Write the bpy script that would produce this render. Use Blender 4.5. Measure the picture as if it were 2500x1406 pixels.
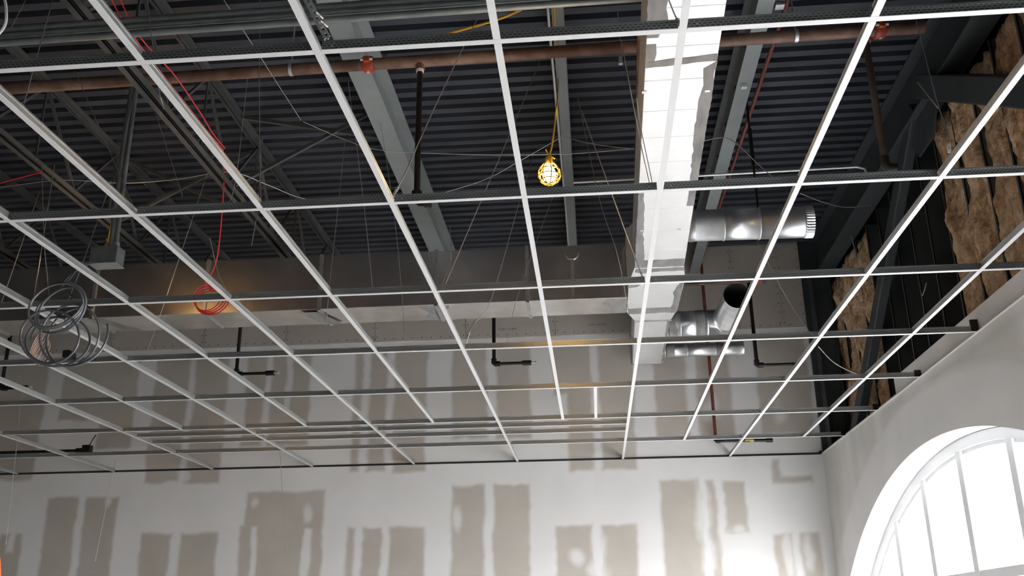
import bpy, bmesh, math, random
import numpy as np
from mathutils import Vector, Matrix, noise

for o in list(bpy.data.objects): bpy.data.objects.remove(o, do_unlink=True)
scene = bpy.context.scene
COL = scene.collection
random.seed(7)

# ------------------------------------------------------------------ camera
W, H, F = 2500.0, 1406.0, 2328.98
RC = np.array([[0.9962465, -0.0771385, 0.0392746],
               [0.0858561, 0.9383613, -0.3348235],
               [-0.0110259, 0.3369388, 0.9414620]])      # columns: right, forward, up
CAM = np.array([0.0, 0.0, 1.6])
cd = bpy.data.cameras.new('camera'); cam = bpy.data.objects.new('camera', cd); COL.objects.link(cam)
cd.sensor_width = 36.0; cd.lens = F / W * 36.0; cd.clip_start = 0.05; cd.clip_end = 300
m = Matrix.Identity(4)
for i in range(3):
    m[i][0], m[i][1], m[i][2], m[i][3] = RC[i, 0], RC[i, 2], -RC[i, 1], CAM[i]
cam.matrix_world = m
scene.camera = cam

# ------------------------------------------------------------------ light of day
scene.view_settings.view_transform = 'Standard'
scene.view_settings.look = 'None'
scene.view_settings.gamma = 1.0
scene.view_settings.use_curve_mapping = False
scene.view_settings.exposure = 0.0
SKY = 23.0
world = bpy.data.worlds.new('overcast_sky'); scene.world = world; world.use_nodes = True
bg = world.node_tree.nodes['Background']
bg.inputs[0].default_value = (0.955, 0.965, 1.0, 1); bg.inputs[1].default_value = SKY

def portal(name, loc, rot, sx, sy):
    l = bpy.data.lights.new(name, 'AREA'); l.shape = 'RECTANGLE'; l.size = sx; l.size_y = sy
    l.cycles.is_portal = True
    o = bpy.data.objects.new(name, l); COL.objects.link(o); o.location = loc; o.rotation_euler = rot
R90 = math.pi / 2
portal('daylight_portal_right_far', (3.20, 7.6, 1.65), (0, R90, 0), 2.9, 6.4)
portal('daylight_portal_added_window', (3.20, 2.2, 1.65), (0, R90, 0), 2.9, 2.5)  # sky light through the added, unseen near window

# ------------------------------------------------------------------ helpers
def ray(px, py):
    d = np.array([(px - W / 2) / F, 1.0, -(py - H / 2) / F]); return RC @ d
def onX(px, py, v): d = ray(px, py); return CAM + d * (v / d[0])
def onY(px, py, v): d = ray(px, py); return CAM + d * (v / d[1])
def onZ(px, py, v): d = ray(px, py); return CAM + d * ((v - CAM[2]) / d[2])
def pj(p):
    q = (np.array(p, float) - CAM) @ RC
    if q[1] < 0.05: return None
    return (W / 2 + F * q[0] / q[1], H / 2 - F * q[2] / q[1])
def in_view(a, b, mg=30):
    a = np.array(a, float); b = np.array(b, float)
    for i in range(41):
        p = pj(a + (b - a) * i / 40)
        if p and -mg < p[0] < W + mg and -mg < p[1] < H + mg: return True
    return False

ORD = ['zeroth', 'first', 'second', 'third', 'fourth', 'fifth', 'sixth', 'seventh', 'eighth', 'ninth', 'tenth', 'eleventh', 'twelfth']

def mat(name, col, rough=0.6, metal=0.0, var=0.0, scale=6.0, col2=None, bump=0.0, bscale=40.0, emit=None, estr=0, stretch=None, lo=0.35, hi=0.65, spec=None):
    M = bpy.data.materials.new(name); M.use_nodes = True
    nt = M.node_tree; b = nt.nodes['Principled BSDF']
    b.inputs['Roughness'].default_value = rough; b.inputs['Metallic'].default_value = metal
    if spec is not None: b.inputs['Specular IOR Level'].default_value = spec
    c1 = (*col, 1)
    if var > 0 or col2:
        tc = nt.nodes.new('ShaderNodeTexCoord'); src = tc.outputs['Object']
        if stretch:
            mp = nt.nodes.new('ShaderNodeMapping'); mp.inputs['Scale'].default_value = stretch
            nt.links.new(src, mp.inputs[0]); src = mp.outputs[0]
        n = nt.nodes.new('ShaderNodeTexNoise'); n.inputs['Scale'].default_value = scale; n.inputs['Detail'].default_value = 6
        nt.links.new(src, n.inputs['Vector'])
        r = nt.nodes.new('ShaderNodeValToRGB')
        c2 = (*col2, 1) if col2 else (*[max(0, c * (1 - var)) for c in col], 1)
        r.color_ramp.elements[0].position = lo; r.color_ramp.elements[0].color = c2
        r.color_ramp.elements[1].position = hi; r.color_ramp.elements[1].color = c1
        nt.links.new(n.outputs['Fac'], r.inputs[0]); nt.links.new(r.outputs[0], b.inputs['Base Color'])
    else:
        b.inputs['Base Color'].default_value = c1
    if bump > 0:
        tc = nt.nodes.new('ShaderNodeTexCoord')
        n2 = nt.nodes.new('ShaderNodeTexNoise'); n2.inputs['Scale'].default_value = bscale; n2.inputs['Detail'].default_value = 4
        nt.links.new(tc.outputs['Object'], n2.inputs['Vector'])
        bp = nt.nodes.new('ShaderNodeBump'); bp.inputs['Strength'].default_value = bump; bp.inputs['Distance'].default_value = 0.02
        nt.links.new(n2.outputs['Fac'], bp.inputs['Height']); nt.links.new(bp.outputs[0], b.inputs['Normal'])
    if emit:
        b.inputs['Emission Color'].default_value = (*emit, 1); b.inputs['Emission Strength'].default_value = estr
    return M

class MB:
    def __init__(s): s.v = []; s.f = []; s.smooth = []
    def add(s, vs, fs, smooth=False):
        n = len(s.v); s.v += [tuple(map(float, p)) for p in vs]
        s.f += [tuple(i + n for i in f) for f in fs]; s.smooth += [smooth] * len(fs)
    def box(s, a, b):
        x0, y0, z0 = a; x1, y1, z1 = b
        s.add([(x0,y0,z0),(x1,y0,z0),(x1,y1,z0),(x0,y1,z0),(x0,y0,z1),(x1,y0,z1),(x1,y1,z1),(x0,y1,z1)],
              [(0,3,2,1),(4,5,6,7),(0,1,5,4),(1,2,6,5),(2,3,7,6),(3,0,4,7)]); return s
    def hexa(s, b4, t4):
        s.add(list(b4) + list(t4), [(0,3,2,1),(4,5,6,7),(0,1,5,4),(1,2,6,5),(2,3,7,6),(3,0,4,7)]); return s
    def bar(s, p, q, w, h, up=(0, 0, 1)):
        p = Vector(p); q = Vector(q); d = (q - p).normalized(); u = Vector(up)
        sd = d.cross(u)
        if sd.length < 1e-4: sd = d.cross(Vector((1, 0, 0)))
        sd.normalize(); u = sd.cross(d).normalized()
        o = [sd * (-w/2) + u * (-h/2), sd * (w/2) + u * (-h/2), sd * (w/2) + u * (h/2), sd * (-w/2) + u * (h/2)]
        s.hexa([p + x for x in o], [q + x for x in o]); return s
    def tube(s, pts, r, n=8, caps=True, radii=None):
        pts = [Vector(tuple(map(float, p))) for p in pts]
        vs = []; fs = []; prev = None
        for i, p in enumerate(pts):
            a = pts[max(i - 1, 0)]; b = pts[min(i + 1, len(pts) - 1)]
            d = (b - a)
            d = d.normalized() if d.length > 1e-9 else Vector((0, 0, 1))
            if prev is None:
                u = d.cross(Vector((0, 0, 1)))
                if u.length < 1e-3: u = d.cross(Vector((1, 0, 0)))
            else:
                u = prev - d * prev.dot(d)
                if u.length < 1e-6: u = d.cross(Vector((1, 0, 0)))
            u.normalize(); w = d.cross(u); prev = u
            rr = radii[i] if radii else r
            for k in range(n):
                t = 2 * math.pi * k / n
                vs.append(p + u * (rr * math.cos(t)) + w * (rr * math.sin(t)))
        for i in range(len(pts) - 1):
            for k in range(n):
                a = i * n + k; b = i * n + (k + 1) % n
                fs.append((a, b, b + n, a + n))
        s.add(vs, fs, True)
        if caps:
            s.add(vs[:n], [tuple(reversed(range(n)))]); s.add(vs[-n:], [tuple(range(n))])
        return s
    def mesh(s, name):
        me = bpy.data.meshes.new(name); me.from_pydata(s.v, [], s.f)
        me.polygons.foreach_set('use_smooth', s.smooth); me.update(); return me
    def build(s, name, material, parent=None, bevel=0):
        return link(name, s.mesh(name), material, parent, bevel)

def link(name, me, material, parent=None, bevel=0):
    if material and not me.materials: me.materials.append(material)
    o = bpy.data.objects.new(name, me); COL.objects.link(o)
    if parent is not None:
        o.parent = parent; o.matrix_parent_inverse = Matrix.Translation(-Vector(parent.location))
    if bevel:
        b = o.modifiers.new('bevel', 'BEVEL'); b.width = bevel; b.segments = 2; b.limit_method = 'ANGLE'
    return o
LABELS = {}
def tag(o, label, cat, group=None):
    n = len(label.split())
    if label in LABELS: print('DUPLABEL', label)
    if not 4 <= n <= 16: print('LABELLEN', n, label)
    LABELS[label] = 1
    o['label'] = label; o['category'] = cat
    if group: o['group'] = group
    return o
def thing(name, label, cat, loc=(0, 0, 0), group=None):
    o = bpy.data.objects.new(name, None); COL.objects.link(o); o.location = Vector(tuple(map(float, loc)))
    o.empty_display_size = 0.05
    return tag(o, label, cat, group)
def struct(name, mb, material, parent=None):
    o = mb.build(name, material, parent); o['kind'] = 'structure'; return o

# ------------------------------------------------------------------ materials
M = {}
M['tee'] = mat('tee_white_enamel', (0.69, 0.69, 0.685), 0.38)
M['galv'] = mat('galvanised_steel', (0.55, 0.57, 0.57), 0.36, 0.85, 0.25, 9.0)
M['duct'] = mat('duct_sheet_metal', (0.93, 0.94, 0.945), 0.38, 0.78, 0.05, 5.0, bump=0.05, bscale=6)
M['duct_side'] = mat('duct_trunk_sheet_metal', (0.93, 0.895, 0.855), 0.26, 1.0, 0.2, 4.0, bump=0.05, bscale=5)
M['round'] = mat('round_duct_galvanised', (0.84, 0.86, 0.88), 0.33, 0.92, 0.12, 12.0, bump=0.04, bscale=9)
M['mastic'] = mat('grey_duct_sealant', (0.27, 0.265, 0.26), 0.75, 0, 0.35, 14.0, stretch=(1, 0.25, 1))
M['deck'] = mat('roof_deck_primer', (0.052, 0.058, 0.077), 0.55, 0.15, 0.5, 1.3, stretch=(0.5, 3, 1))
M['beam'] = mat('grey_primed_steel', (0.245, 0.27, 0.272), 0.55, 0.1, 0.2, 2.0)
M['joist'] = mat('dark_joist_steel', (0.075, 0.082, 0.082), 0.6, 0.1, 0.35, 3.0)
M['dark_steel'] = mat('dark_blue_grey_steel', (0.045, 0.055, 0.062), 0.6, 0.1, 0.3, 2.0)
M['stud'] = mat('dark_stud_steel', (0.09, 0.10, 0.105), 0.5, 0.3, 0.3, 3.0)
M['sheath'] = mat('black_sheathing', (0.014, 0.018, 0.019), 0.8, 0, 0.4, 2.0)
M['rust'] = mat('rusty_sprinkler_pipe', (0.27, 0.165, 0.115), 0.55, 0.2, 0, 5.0, col2=(0.11, 0.055, 0.035), stretch=(1, 1, 1))
M['redpipe'] = mat('red_primed_pipe', (0.20, 0.055, 0.040), 0.5, 0.1, 0.4, 8.0)
M['coupling'] = mat('orange_red_coupling', (0.42, 0.055, 0.02), 0.38, 0, 0.3, 20.0)
M['black'] = mat('black_pipe', (0.022, 0.018, 0.017), 0.42, 0.3, 0.5, 9.0)
M['conduit'] = mat('galvanised_conduit', (0.30, 0.33, 0.33), 0.45, 0.7, 0.25, 8.0)
M['wire'] = mat('hanger_wire_steel', (0.50, 0.50, 0.48), 0.42, 0.6)
M['mc'] = mat('metal_clad_cable', (0.20, 0.21, 0.225), 0.42, 0.5)
M['oldpipe'] = mat('old_brown_pipe', (0.13, 0.095, 0.075), 0.55, 0.2, 0.5, 7.0)
M['red'] = mat('red_alarm_cable', (0.62, 0.022, 0.035), 0.45)
M['yellow'] = mat('yellow_cord', (0.60, 0.33, 0.02), 0.5)
M['beige'] = mat('beige_cable', (0.62, 0.45, 0.33), 0.6)
M['white'] = mat('white_plastic', (0.75, 0.75, 0.73), 0.5)
M['zinc'] = mat('bright_zinc', (0.72, 0.73, 0.73), 0.35, 0.6)
M['yellow_tag'] = mat('yellow_pipe_label', (0.62, 0.42, 0.06), 0.6)
M['frame'] = mat('white_window_frame', (0.82, 0.83, 0.84), 0.4)
M['floor'] = mat('concrete_floor', (0.60, 0.59, 0.565), 0.7, 0, 0.25, 0.8)
M['ground'] = mat('pale_pavement', (0.50, 0.49, 0.47), 0.8, 0, 0.2, 0.4)
M['plain'] = mat('plain_drywall', (0.62, 0.61, 0.59), 0.85, 0, 0.15, 1.0)
M['paper'] = mat('grey_drywall_paper', (0.48, 0.435, 0.385), 0.85, 0, 0.08, 1.5)
M['orange'] = mat('orange_fibreglass', (0.72, 0.13, 0.02), 0.45)
M['ink'] = mat('marker_ink', (0.09, 0.08, 0.075), 0.8)

# punched web of the ceiling tees
def web_material():
    Mt = bpy.data.materials.new('punched_tee_web'); Mt.use_nodes = True
    nt = Mt.node_tree; b = nt.nodes['Principled BSDF']
    b.inputs['Roughness'].default_value = 0.34; b.inputs['Metallic'].default_value = 0.75
    tc = nt.nodes.new('ShaderNodeTexCoord'); mp = nt.nodes.new('ShaderNodeMapping')
    mp.inputs['Rotation'].default_value = (R90, 0, 0)
    br = nt.nodes.new('ShaderNodeTexBrick')
    br.inputs['Scale'].default_value = 1.0; br.inputs['Brick Width'].default_value = 0.017; br.inputs['Row Height'].default_value = 0.0095
    br.inputs['Mortar Size'].default_value = 0.0036; br.inputs['Mortar Smooth'].default_value = 0.2
    br.inputs['Color1'].default_value = (0.05, 0.055, 0.056, 1); br.inputs['Color2'].default_value = (0.05, 0.055, 0.056, 1)
    br.inputs['Mortar'].default_value = (0.46, 0.49, 0.49, 1)
    nt.links.new(tc.outputs['Object'], mp.inputs[0]); nt.links.new(mp.outputs[0], br.inputs['Vector'])
    nt.links.new(br.outputs['Color'], b.inputs['Base Color'])
    return Mt
M['web'] = web_material()

def fibre_material():
    Mt = bpy.data.materials.new('fibreglass_insulation'); Mt.use_nodes = True
    nt = Mt.node_tree; b = nt.nodes['Principled BSDF']; b.inputs['Roughness'].default_value = 0.95
    b.inputs['Specular IOR Level'].default_value = 0.1
    tc = nt.nodes.new('ShaderNodeTexCoord'); mp = nt.nodes.new('ShaderNodeMapping'); mp.inputs['Scale'].default_value = (1, 1, 0.8)
    n = nt.nodes.new('ShaderNodeTexNoise'); n.inputs['Scale'].default_value = 8; n.inputs['Detail'].default_value = 10; n.inputs['Roughness'].default_value = 0.72
    n.inputs['Distortion'].default_value = 0.25
    r = nt.nodes.new('ShaderNodeValToRGB'); e = r.color_ramp.elements
    e[0].position = 0.30; e[0].color = (0.16, 0.085, 0.04, 1); e[1].position = 0.66; e[1].color = (0.82, 0.64, 0.46, 1)
    x = e.new(0.48); x.color = (0.52, 0.345, 0.20, 1)
    nt.links.new(tc.outputs['Object'], mp.inputs[0]); nt.links.new(mp.outputs[0], n.inputs['Vector'])
    nt.links.new(n.outputs['Fac'], r.inputs[0]); nt.links.new(r.outputs[0], b.inputs['Base Color'])
    n2 = nt.nodes.new('ShaderNodeTexNoise'); n2.inputs['Scale'].default_value = 30; n2.inputs['Detail'].default_value = 6
    nt.links.new(mp.outputs[0], n2.inputs['Vector'])
    bp = nt.nodes.new('ShaderNodeBump'); bp.inputs['Strength'].default_value = 0.9; bp.inputs['Distance'].default_value = 0.03
    nt.links.new(n2.outputs['Fac'], bp.inputs['Height']); nt.links.new(bp.outputs[0], b.inputs['Normal'])
    return Mt
M['fibre'] = fibre_material()

def drywall_material(name, paper, mud):
    Mt = bpy.data.materials.new(name); Mt.use_nodes = True
    nt = Mt.node_tree; b = nt.nodes['Principled BSDF']; b.inputs['Roughness'].default_value = 0.82
    at = nt.nodes.new('ShaderNodeAttribute'); at.attribute_name = 'mud'
    tc = nt.nodes.new('ShaderNodeTexCoord')
    n = nt.nodes.new('ShaderNodeTexNoise'); n.inputs['Scale'].default_value = 2.2; n.inputs['Detail'].default_value = 7
    nt.links.new(tc.outputs['Object'], n.inputs['Vector'])
    ra = nt.nodes.new('ShaderNodeValToRGB'); ra.color_ramp.elements[0].position = 0.3; ra.color_ramp.elements[1].position = 0.7
    ra.color_ramp.elements[0].color = (*[c * 0.92 for c in paper], 1); ra.color_ramp.elements[1].color = (*[min(1, c * 1.06) for c in paper], 1)
    rb = nt.nodes.new('ShaderNodeValToRGB'); rb.color_ramp.elements[0].position = 0.3; rb.color_ramp.elements[1].position = 0.7
    rb.color_ramp.elements[0].color = (*[c * 0.94 for c in mud], 1); rb.color_ramp.elements[1].color = (*mud, 1)
    nt.links.new(n.outputs['Fac'], ra.inputs[0]); nt.links.new(n.outputs['Fac'], rb.inputs[0])
    mx = nt.nodes.new('ShaderNodeMix'); mx.data_type = 'RGBA'
    nt.links.new(at.outputs['Fac'], mx.inputs[0]); nt.links.new(ra.outputs[0], mx.inputs[6]); nt.links.new(rb.outputs[0], mx.inputs[7])
    nt.links.new(mx.outputs[2], b.inputs['Base Color'])
    return Mt
M['wall_back'] = drywall_material('taped_drywall', (0.47, 0.435, 0.385), (0.76, 0.755, 0.745))
M['wall_right'] = drywall_material('skimmed_drywall', (0.60, 0.585, 0.55), (0.83, 0.825, 0.82))

def glass_material():
    Mt = bpy.data.materials.new('window_glass'); Mt.use_nodes = True
    nt = Mt.node_tree; nt.nodes.clear()
    o = nt.nodes.new('ShaderNodeOutputMaterial'); mx = nt.nodes.new('ShaderNodeMixShader'); mx.inputs[0].default_value = 0.06
    t = nt.nodes.new('ShaderNodeBsdfTransparent'); g = nt.nodes.new('ShaderNodeBsdfGlossy'); g.inputs['Roughness'].default_value = 0.03
    nt.links.new(t.outputs[0], mx.inputs[1]); nt.links.new(g.outputs[0], mx.inputs[2]); nt.links.new(mx.outputs[0], o.inputs[0])
    return Mt
M['glass'] = glass_material()

# ------------------------------------------------------------------ key dimensions
ZG = 3.439            # underside of the ceiling grid
ZD = 6.03             # underside of the roof deck
YB = 11.13            # face of the back wall
XR = 2.61             # face of the window wall
XS = 3.13             # outer skin of the window wall
XL, YF = -15.5, -4.2   # left wall, front wall
XC = lambda c: 0.3486 + 0.6096 * c
ROW = {'A': 2.696, 'B': 3.915, 'C': 5.134, 'D': 6.353, 'E': 7.573, 'F': 8.792, 'G': 9.09, 'J': 9.44, 'H': 10.02}
ROWNO = {'H': 1, 'J': 2, 'G': 3, 'F': 4, 'E': 5, 'D': 6, 'C': 7, 'B': 8, 'A': 9, 'Z': 10}

# ------------------------------------------------------------------ shell
struct('floor', MB().box((XL - .3, YF - .3, -0.12), (XS, YB + .25, 0.0)), M['floor'])
gp = MB().box((-40, -45, -0.5), (45, 45, -0.13)); gobj = struct('ground', gp, M['ground'])

def soft(d, w): return np.clip(d / w + 0.5, 0, 1)
rng = np.random.RandomState(3)
def vnoise(x, z, s, seed):
    """cheap smooth value noise on arrays"""
    r = np.random.RandomState(seed).rand(64, 64)
    u = (x * s) % 63; v = (z * s) % 63
    i = u.astype(int); j = v.astype(int); a = u - i; b = v - j
    a = a * a * (3 - 2 * a); b = b * b * (3 - 2 * b)
    i1 = (i + 1) % 64; j1 = (j + 1) % 64
    return (r[i, j] * (1 - a) + r[i1, j] * a) * (1 - b) + (r[i, j1] * (1 - a) + r[i1, j1] * a) * b

def wall_x(px, py): return onY(px, py, YB)[0]
def wall_z(px, py): return onY(px, py, YB)[2]
def prect(x0, x1, y0, y1):
    """pixel extents -> wall rectangle (xa, xb, za, zb); x read at the vertical middle"""
    ym = (y0 + y1) / 2; xm = (x0 + x1) / 2
    return (wall_x(x0, ym), wall_x(x1, ym), wall_z(xm, y1), wall_z(xm, y0))

ZBAND0, ZBAND1 = 4.865, 4.965
LOW = 1.2
def vrect(x0, x1, ytop, yat, ybot=None):
    """patch whose side edges are read at pixel row yat; ytop top edge, ybot bottom edge (None: runs down)"""
    xm = (x0 + x1) / 2
    return (wall_x(x0, yat), wall_x(x1, yat), LOW if ybot is None else wall_z(xm, ybot), wall_z(xm, ytop))
PAPER = [  # bare paper left between the joint bands, below the grid line
    vrect(-8, 14, 1303, 1360), vrect(33, 50, 1303, 1340), vrect(-10, 45, 1350, 1380),
    vrect(113, 186, 1213, 1260), vrect(206, 283, 1216, 1260),
    vrect(343, 416, 1303, 1330), vrect(438, 530, 1303, 1330),
    vrect(600, 790, 1199, 1250), vrect(584, 626, 1282, 1340), vrect(625, 785, 1282, 1340),
    vrect(845, 864, 1288, 1330), vrect(883, 929, 1288, 1330), vrect(948, 1037, 1286, 1330),
    vrect(1103, 1182, 1184, 1260), vrect(1204, 1293, 1182, 1260),
    vrect(1358, 1448, 1285, 1340), vrect(1472, 1557, 1283, 1340),
    vrect(1614, 1712, 1172, 1240), vrect(1730, 1750, 1175, 1240), vrect(1769, 1822, 1175, 1240, 1302), vrect(1640, 1716, 1240, 1340),
    vrect(1892, 1938, 1303, 1350), vrect(1958, 2005, 1303, 1350),
    vrect(1885, 1905, 1120, 1150, 1178), vrect(1885, 1985, 1163, 1170, 1178)]
ZT = ZBAND0
def up(x0, x1, yat, ybot):
    xm = (x0 + x1) / 2
    return (wall_x(x0, yat), wall_x(x1, yat), wall_z(xm, ybot), ZT)
PAPER += [
    up(-60, 112, 960, 1172), up(150, 240, 960, 1025), up(235, 320, 1080, 1098), up(160, 330, 900, 1020),
    up(372, 455, 990, 1177), up(470, 552, 990, 1177),
    up(600, 645, 960, 1087), up(660, 757, 960, 1087),
    up(860, 880, 1040, 1151), up(898, 941, 1040, 1151), up(960, 1041, 1040, 1151),
    up(1103, 1188, 980, 1068), up(1211, 1296, 980, 1068),
    up(1385, 1446, 1000, 1148), up(1466, 1548, 1000, 1148),
    up(1600, 1680, 1000, 1070), up(1705, 1790, 1000, 1072), up(1855, 1985, 1000, 1060),
    up(1350, 1430, 900, 960), up(1460, 1545, 880, 960)]
MUD = [  # joint compound laid over the bare paper
    vrect(612, 626, 1285, 1340), vrect(737, 758, 1290, 1340),
    up(770, 800, 900, 1150), up(700, 714, 900, 1000)]
BLOB = [(623, 1226, 0.055, 0.075), (750, 1254, 0.055, 0.085), (1117, 1260, 0.05, 0.14), (1410, 1358, 0.075, 0.07), (1465, 1330, 0.07, 0.16),
        (1462, 1400, 0.09, 0.15), (1718, 1250, 0.07, 0.4), (1730, 1340, 0.06, 0.25), (1780, 1330, 0.09, 0.2), (1800, 1295, 0.07, 0.06),
        (1925, 1350, 0.05, 0.25), (1975, 1350, 0.05, 0.2), (263, 1222, 0.04, 0.06), (940, 1310, 0.05, 0.12), (1450, 1165, 0.06, 0.08), (1735, 1000, 0.10, 0.12),
        (1900, 1010, 0.08, 0.1), (450, 1160, 0.07, 0.07)]

def wall_mud(X, Z):
    wx = X + 0.030 * (vnoise(X, Z, 5.0, 1) - .5) + 0.020 * (vnoise(X, Z, 13.0, 2) - .5)
    wz = Z + 0.034 * (vnoise(X, Z, 4.0, 3) - .5) + 0.022 * (vnoise(X, Z, 12.0, 4) - .5)
    mud = np.ones_like(X)
    for (a, b, c, d) in PAPER:
        k = soft(np.minimum(np.minimum(wx - a, b - wx), np.minimum(wz - c, d - wz)), 0.042)
        mud = np.minimum(mud, 1 - k)
    for (a, b, c, d) in MUD:
        k = soft(np.minimum(np.minimum(wx - a, b - wx), np.minimum(wz - c, d - wz)), 0.03)
        mud = np.maximum(mud, k * 0.9)
    for (px, py, rx, rz) in BLOB:
        p = onY(px, py, YB)
        rr = np.sqrt(((wx - p[0]) / rx) ** 2 + ((wz - p[2]) / rz) ** 2) + 0.9 * (vnoise(X, Z, 9.0, 21) - .5)
        mud = np.maximum(mud, soft(1 - rr, 0.9) * 0.8)
    above = soft(wz - ZBAND1, 0.01)
    mud = np.minimum(mud, 1 - above)
    band = soft(np.minimum(wz - ZBAND0, ZBAND1 - wz), 0.02)
    mud = np.maximum(mud, band * 0.8)
    return np.clip(mud * (0.88 + 0.12 * vnoise(X, Z, 3.0, 9)), 0, 1)

def grid_wall(name, us, vs, fn, material, to3d):
    U, V = np.meshgrid(us, vs, indexing='ij'); nu, nv = len(us), len(vs)
    P = to3d(U.ravel(), V.ravel())
    idx = np.arange(nu * nv).reshape(nu, nv)
    q = np.stack([idx[:-1, :-1], idx[1:, :-1], idx[1:, 1:], idx[:-1, 1:]], -1).reshape(-1, 4)
    me = bpy.data.meshes.new(name)
    me.vertices.add(len(P)); me.vertices.foreach_set('co', P.astype(np.float32).ravel())
    me.loops.add(q.size); me.loops.foreach_set('vertex_index', q.astype(np.int32).ravel())
    me.polygons.add(len(q)); me.polygons.foreach_set('loop_start', np.arange(0, q.size, 4, dtype=np.int32))
    me.update(calc_edges=True); me.validate()
    at = me.attributes.new('mud', 'FLOAT', 'POINT')
    at.data.foreach_set('value', fn(U.ravel(), V.ravel()).astype(np.float32))
    return me
us = np.concatenate([np.linspace(XL, -7.6, 4), np.arange(-7.58, 2.60, 0.02), [XR + 0.0]])
vs = np.concatenate([[0.0, 0.8], np.arange(1.6, 5.1, 0.02), [5.5, ZD + .06]])
me = grid_wall('wall_back', us, vs, wall_mud, None, lambda u, v: np.stack([u, np.full_like(u, YB), v], 1))
wb = link('wall_back', me, M['wall_back']); wb['kind'] = 'structure'
bk = MB().box((XL, YB + 0.012, 0), (XS, YB + 0.2, ZD + .3)); struct('wall_back_core', bk, M['plain'])
bk2 = MB().box((XR + .002, YB - 0.03, ZG), (XS, YB + 0.011, ZD + .06)); struct('wall_back_return', bk2, M['dark_steel'])
# bare sheets high on the back wall, with open joints
xs = [-8.4, -7.2, -6.0, -4.8, -3.75, -2.62, -1.49, -0.39, 0.72, 1.78, 2.33, XR - .004]
for a, b in zip(xs[:-1], xs[1:]):
    MB().box((a + .003, YB - 0.013, ZBAND1 - 0.01), (b - .003, YB - .0008, ZD)).build('drywall_panel', M['paper'], wb)
sc = MB()
for a in xs:
    for k in range(9):
        z = ZBAND1 + 0.05 + k * 0.118 + random.uniform(-.02, .02)
        for dx in (-.025, .025):
            sc.box((a + dx - .006, YB - .0145, z - .006), (a + dx + .006, YB - .0132, z + .006))
for k in range(90):
    x = -8 + k * 0.117; sc.box((x - .006, YB - .0145, ZBAND1 + .02), (x + .006, YB - .0132, ZBAND1 + .032))
so = sc.build('screw_heads', M['ink'], wb); so['kind'] = 'stuff'
def wall_text(body, px, py, size):
    p = onY(px, py, YB - 0.0136)
    c = bpy.data.curves.new('sheet_stamp', 'FONT'); c.body = body; c.size = size; c.extrude = 0.0002
    t = bpy.data.objects.new('tmp', c); COL.objects.link(t)
    dg = bpy.context.evaluated_depsgraph_get(); me = bpy.data.meshes.new_from_object(t.evaluated_get(dg))
    bpy.data.objects.remove(t)
    for v in me.vertices:
        x, y, z = v.co; v.co = (p[0] + x, p[1] - z, p[2] + y)
    return link('sheet_stamp', me, M['ink'], wb)
wall_text('R 2001- US 4075', 1217, 806, 0.032)
wall_text('R 2001  US 4075', 1435, 795, 0.032)

# left and front walls
struct('wall_left', MB().box((XL - .2, YF, 0), (XL, YB, ZD + .1)), M['plain'])
struct('wall_front', MB().box((XL, YF - .2, 0), (XS, YF, ZD + .1)), M['plain'])

# window wall: drywall with a wide segmental arch and an added unseen one, reveal, outer skin
ARC = [(7.6, 3.15), (2.2, 1.2)]
def arch_z(y, cy): return -2.555 + math.sqrt(max(0, 5.5 ** 2 - (y - cy) ** 2))
def opening(y):
    for cy, hw in ARC:
        if abs(y - cy) <= hw + 1e-6: return (0.35, arch_z(y, cy))
    return None
def top_z(y): return 3.60 if y < 8.25 else ZG + 0.004
def window_wall_mesh(name, x, zt, material, flip=False):
    ys = list(np.arange(YF, YB, 0.06)) + [YB, 8.25, 8.2501]
    for cy, hw in ARC: ys += [cy - hw, cy - hw - 1e-5, cy + hw, cy + hw + 1e-5]
    ys = sorted(set(round(float(y), 6) for y in ys))
    vs = []; fs = []; mud = []
    NZ = 26
    def strip(y0, y1, lo0, hi0, lo1, hi1):
        n = len(vs)
        for k in range(NZ + 1):
            t = k / NZ
            vs.append((x, y0, lo0 + (hi0 - lo0) * t)); vs.append((x, y1, lo1 + (hi1 - lo1) * t))
        for k in range(NZ):
            a = n + 2 * k; fs.append((a, a + 2, a + 3, a + 1))
    for y0, y1 in zip(ys[:-1], ys[1:]):
        ym = (y0 + y1) / 2; o = opening(ym); t = zt(ym)
        if o is None: strip(y0, y1, 0, t, 0, t)
        else:
            cy = [a[0] for a in ARC if abs(ym - a[0]) <= a[1] + 1e-6][0]
            strip(y0, y1, arch_z(y0, cy), t, arch_z(y1, cy), t); strip(y0, y1, 0, .35, 0, .35)
    me = bpy.data.meshes.new(name); me.from_pydata(vs, [], fs); me.update()
    V = np.array(vs); U, Z = V[:, 1], V[:, 2]
    at = me.attributes.new('mud', 'FLOAT', 'POINT')
    d = np.full(len(V), 9.0)
    for cy, hw in ARC:
        d = np.minimum(d, np.sqrt((U - cy) ** 2 + (Z + 2.555) ** 2) - 5.5)
    ring = soft(0.42 - d, 0.1)
    streak = np.clip(0.25 + 1.1 * (vnoise(U * 2.2, Z * 0.35, 2.0, 5) - .35) + 0.35 * (vnoise(U, Z, 3.0, 8) - .5), 0, 1)
    corner = soft(U - 10.72, 0.05)
    at.data.foreach_set('value', np.clip(np.maximum(streak, ring * 0.8) * (1 - .35 * corner), 0, 1).astype(np.float32))
    o = link(name, me, material); o['kind'] = 'structure'; return o
wr = window_wall_mesh('wall_right', XR, top_z, M['wall_right'])
wx = window_wall_mesh('wall_exterior', XS, lambda y: ZD + .1, M['sheath'])
rv = MB()
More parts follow.
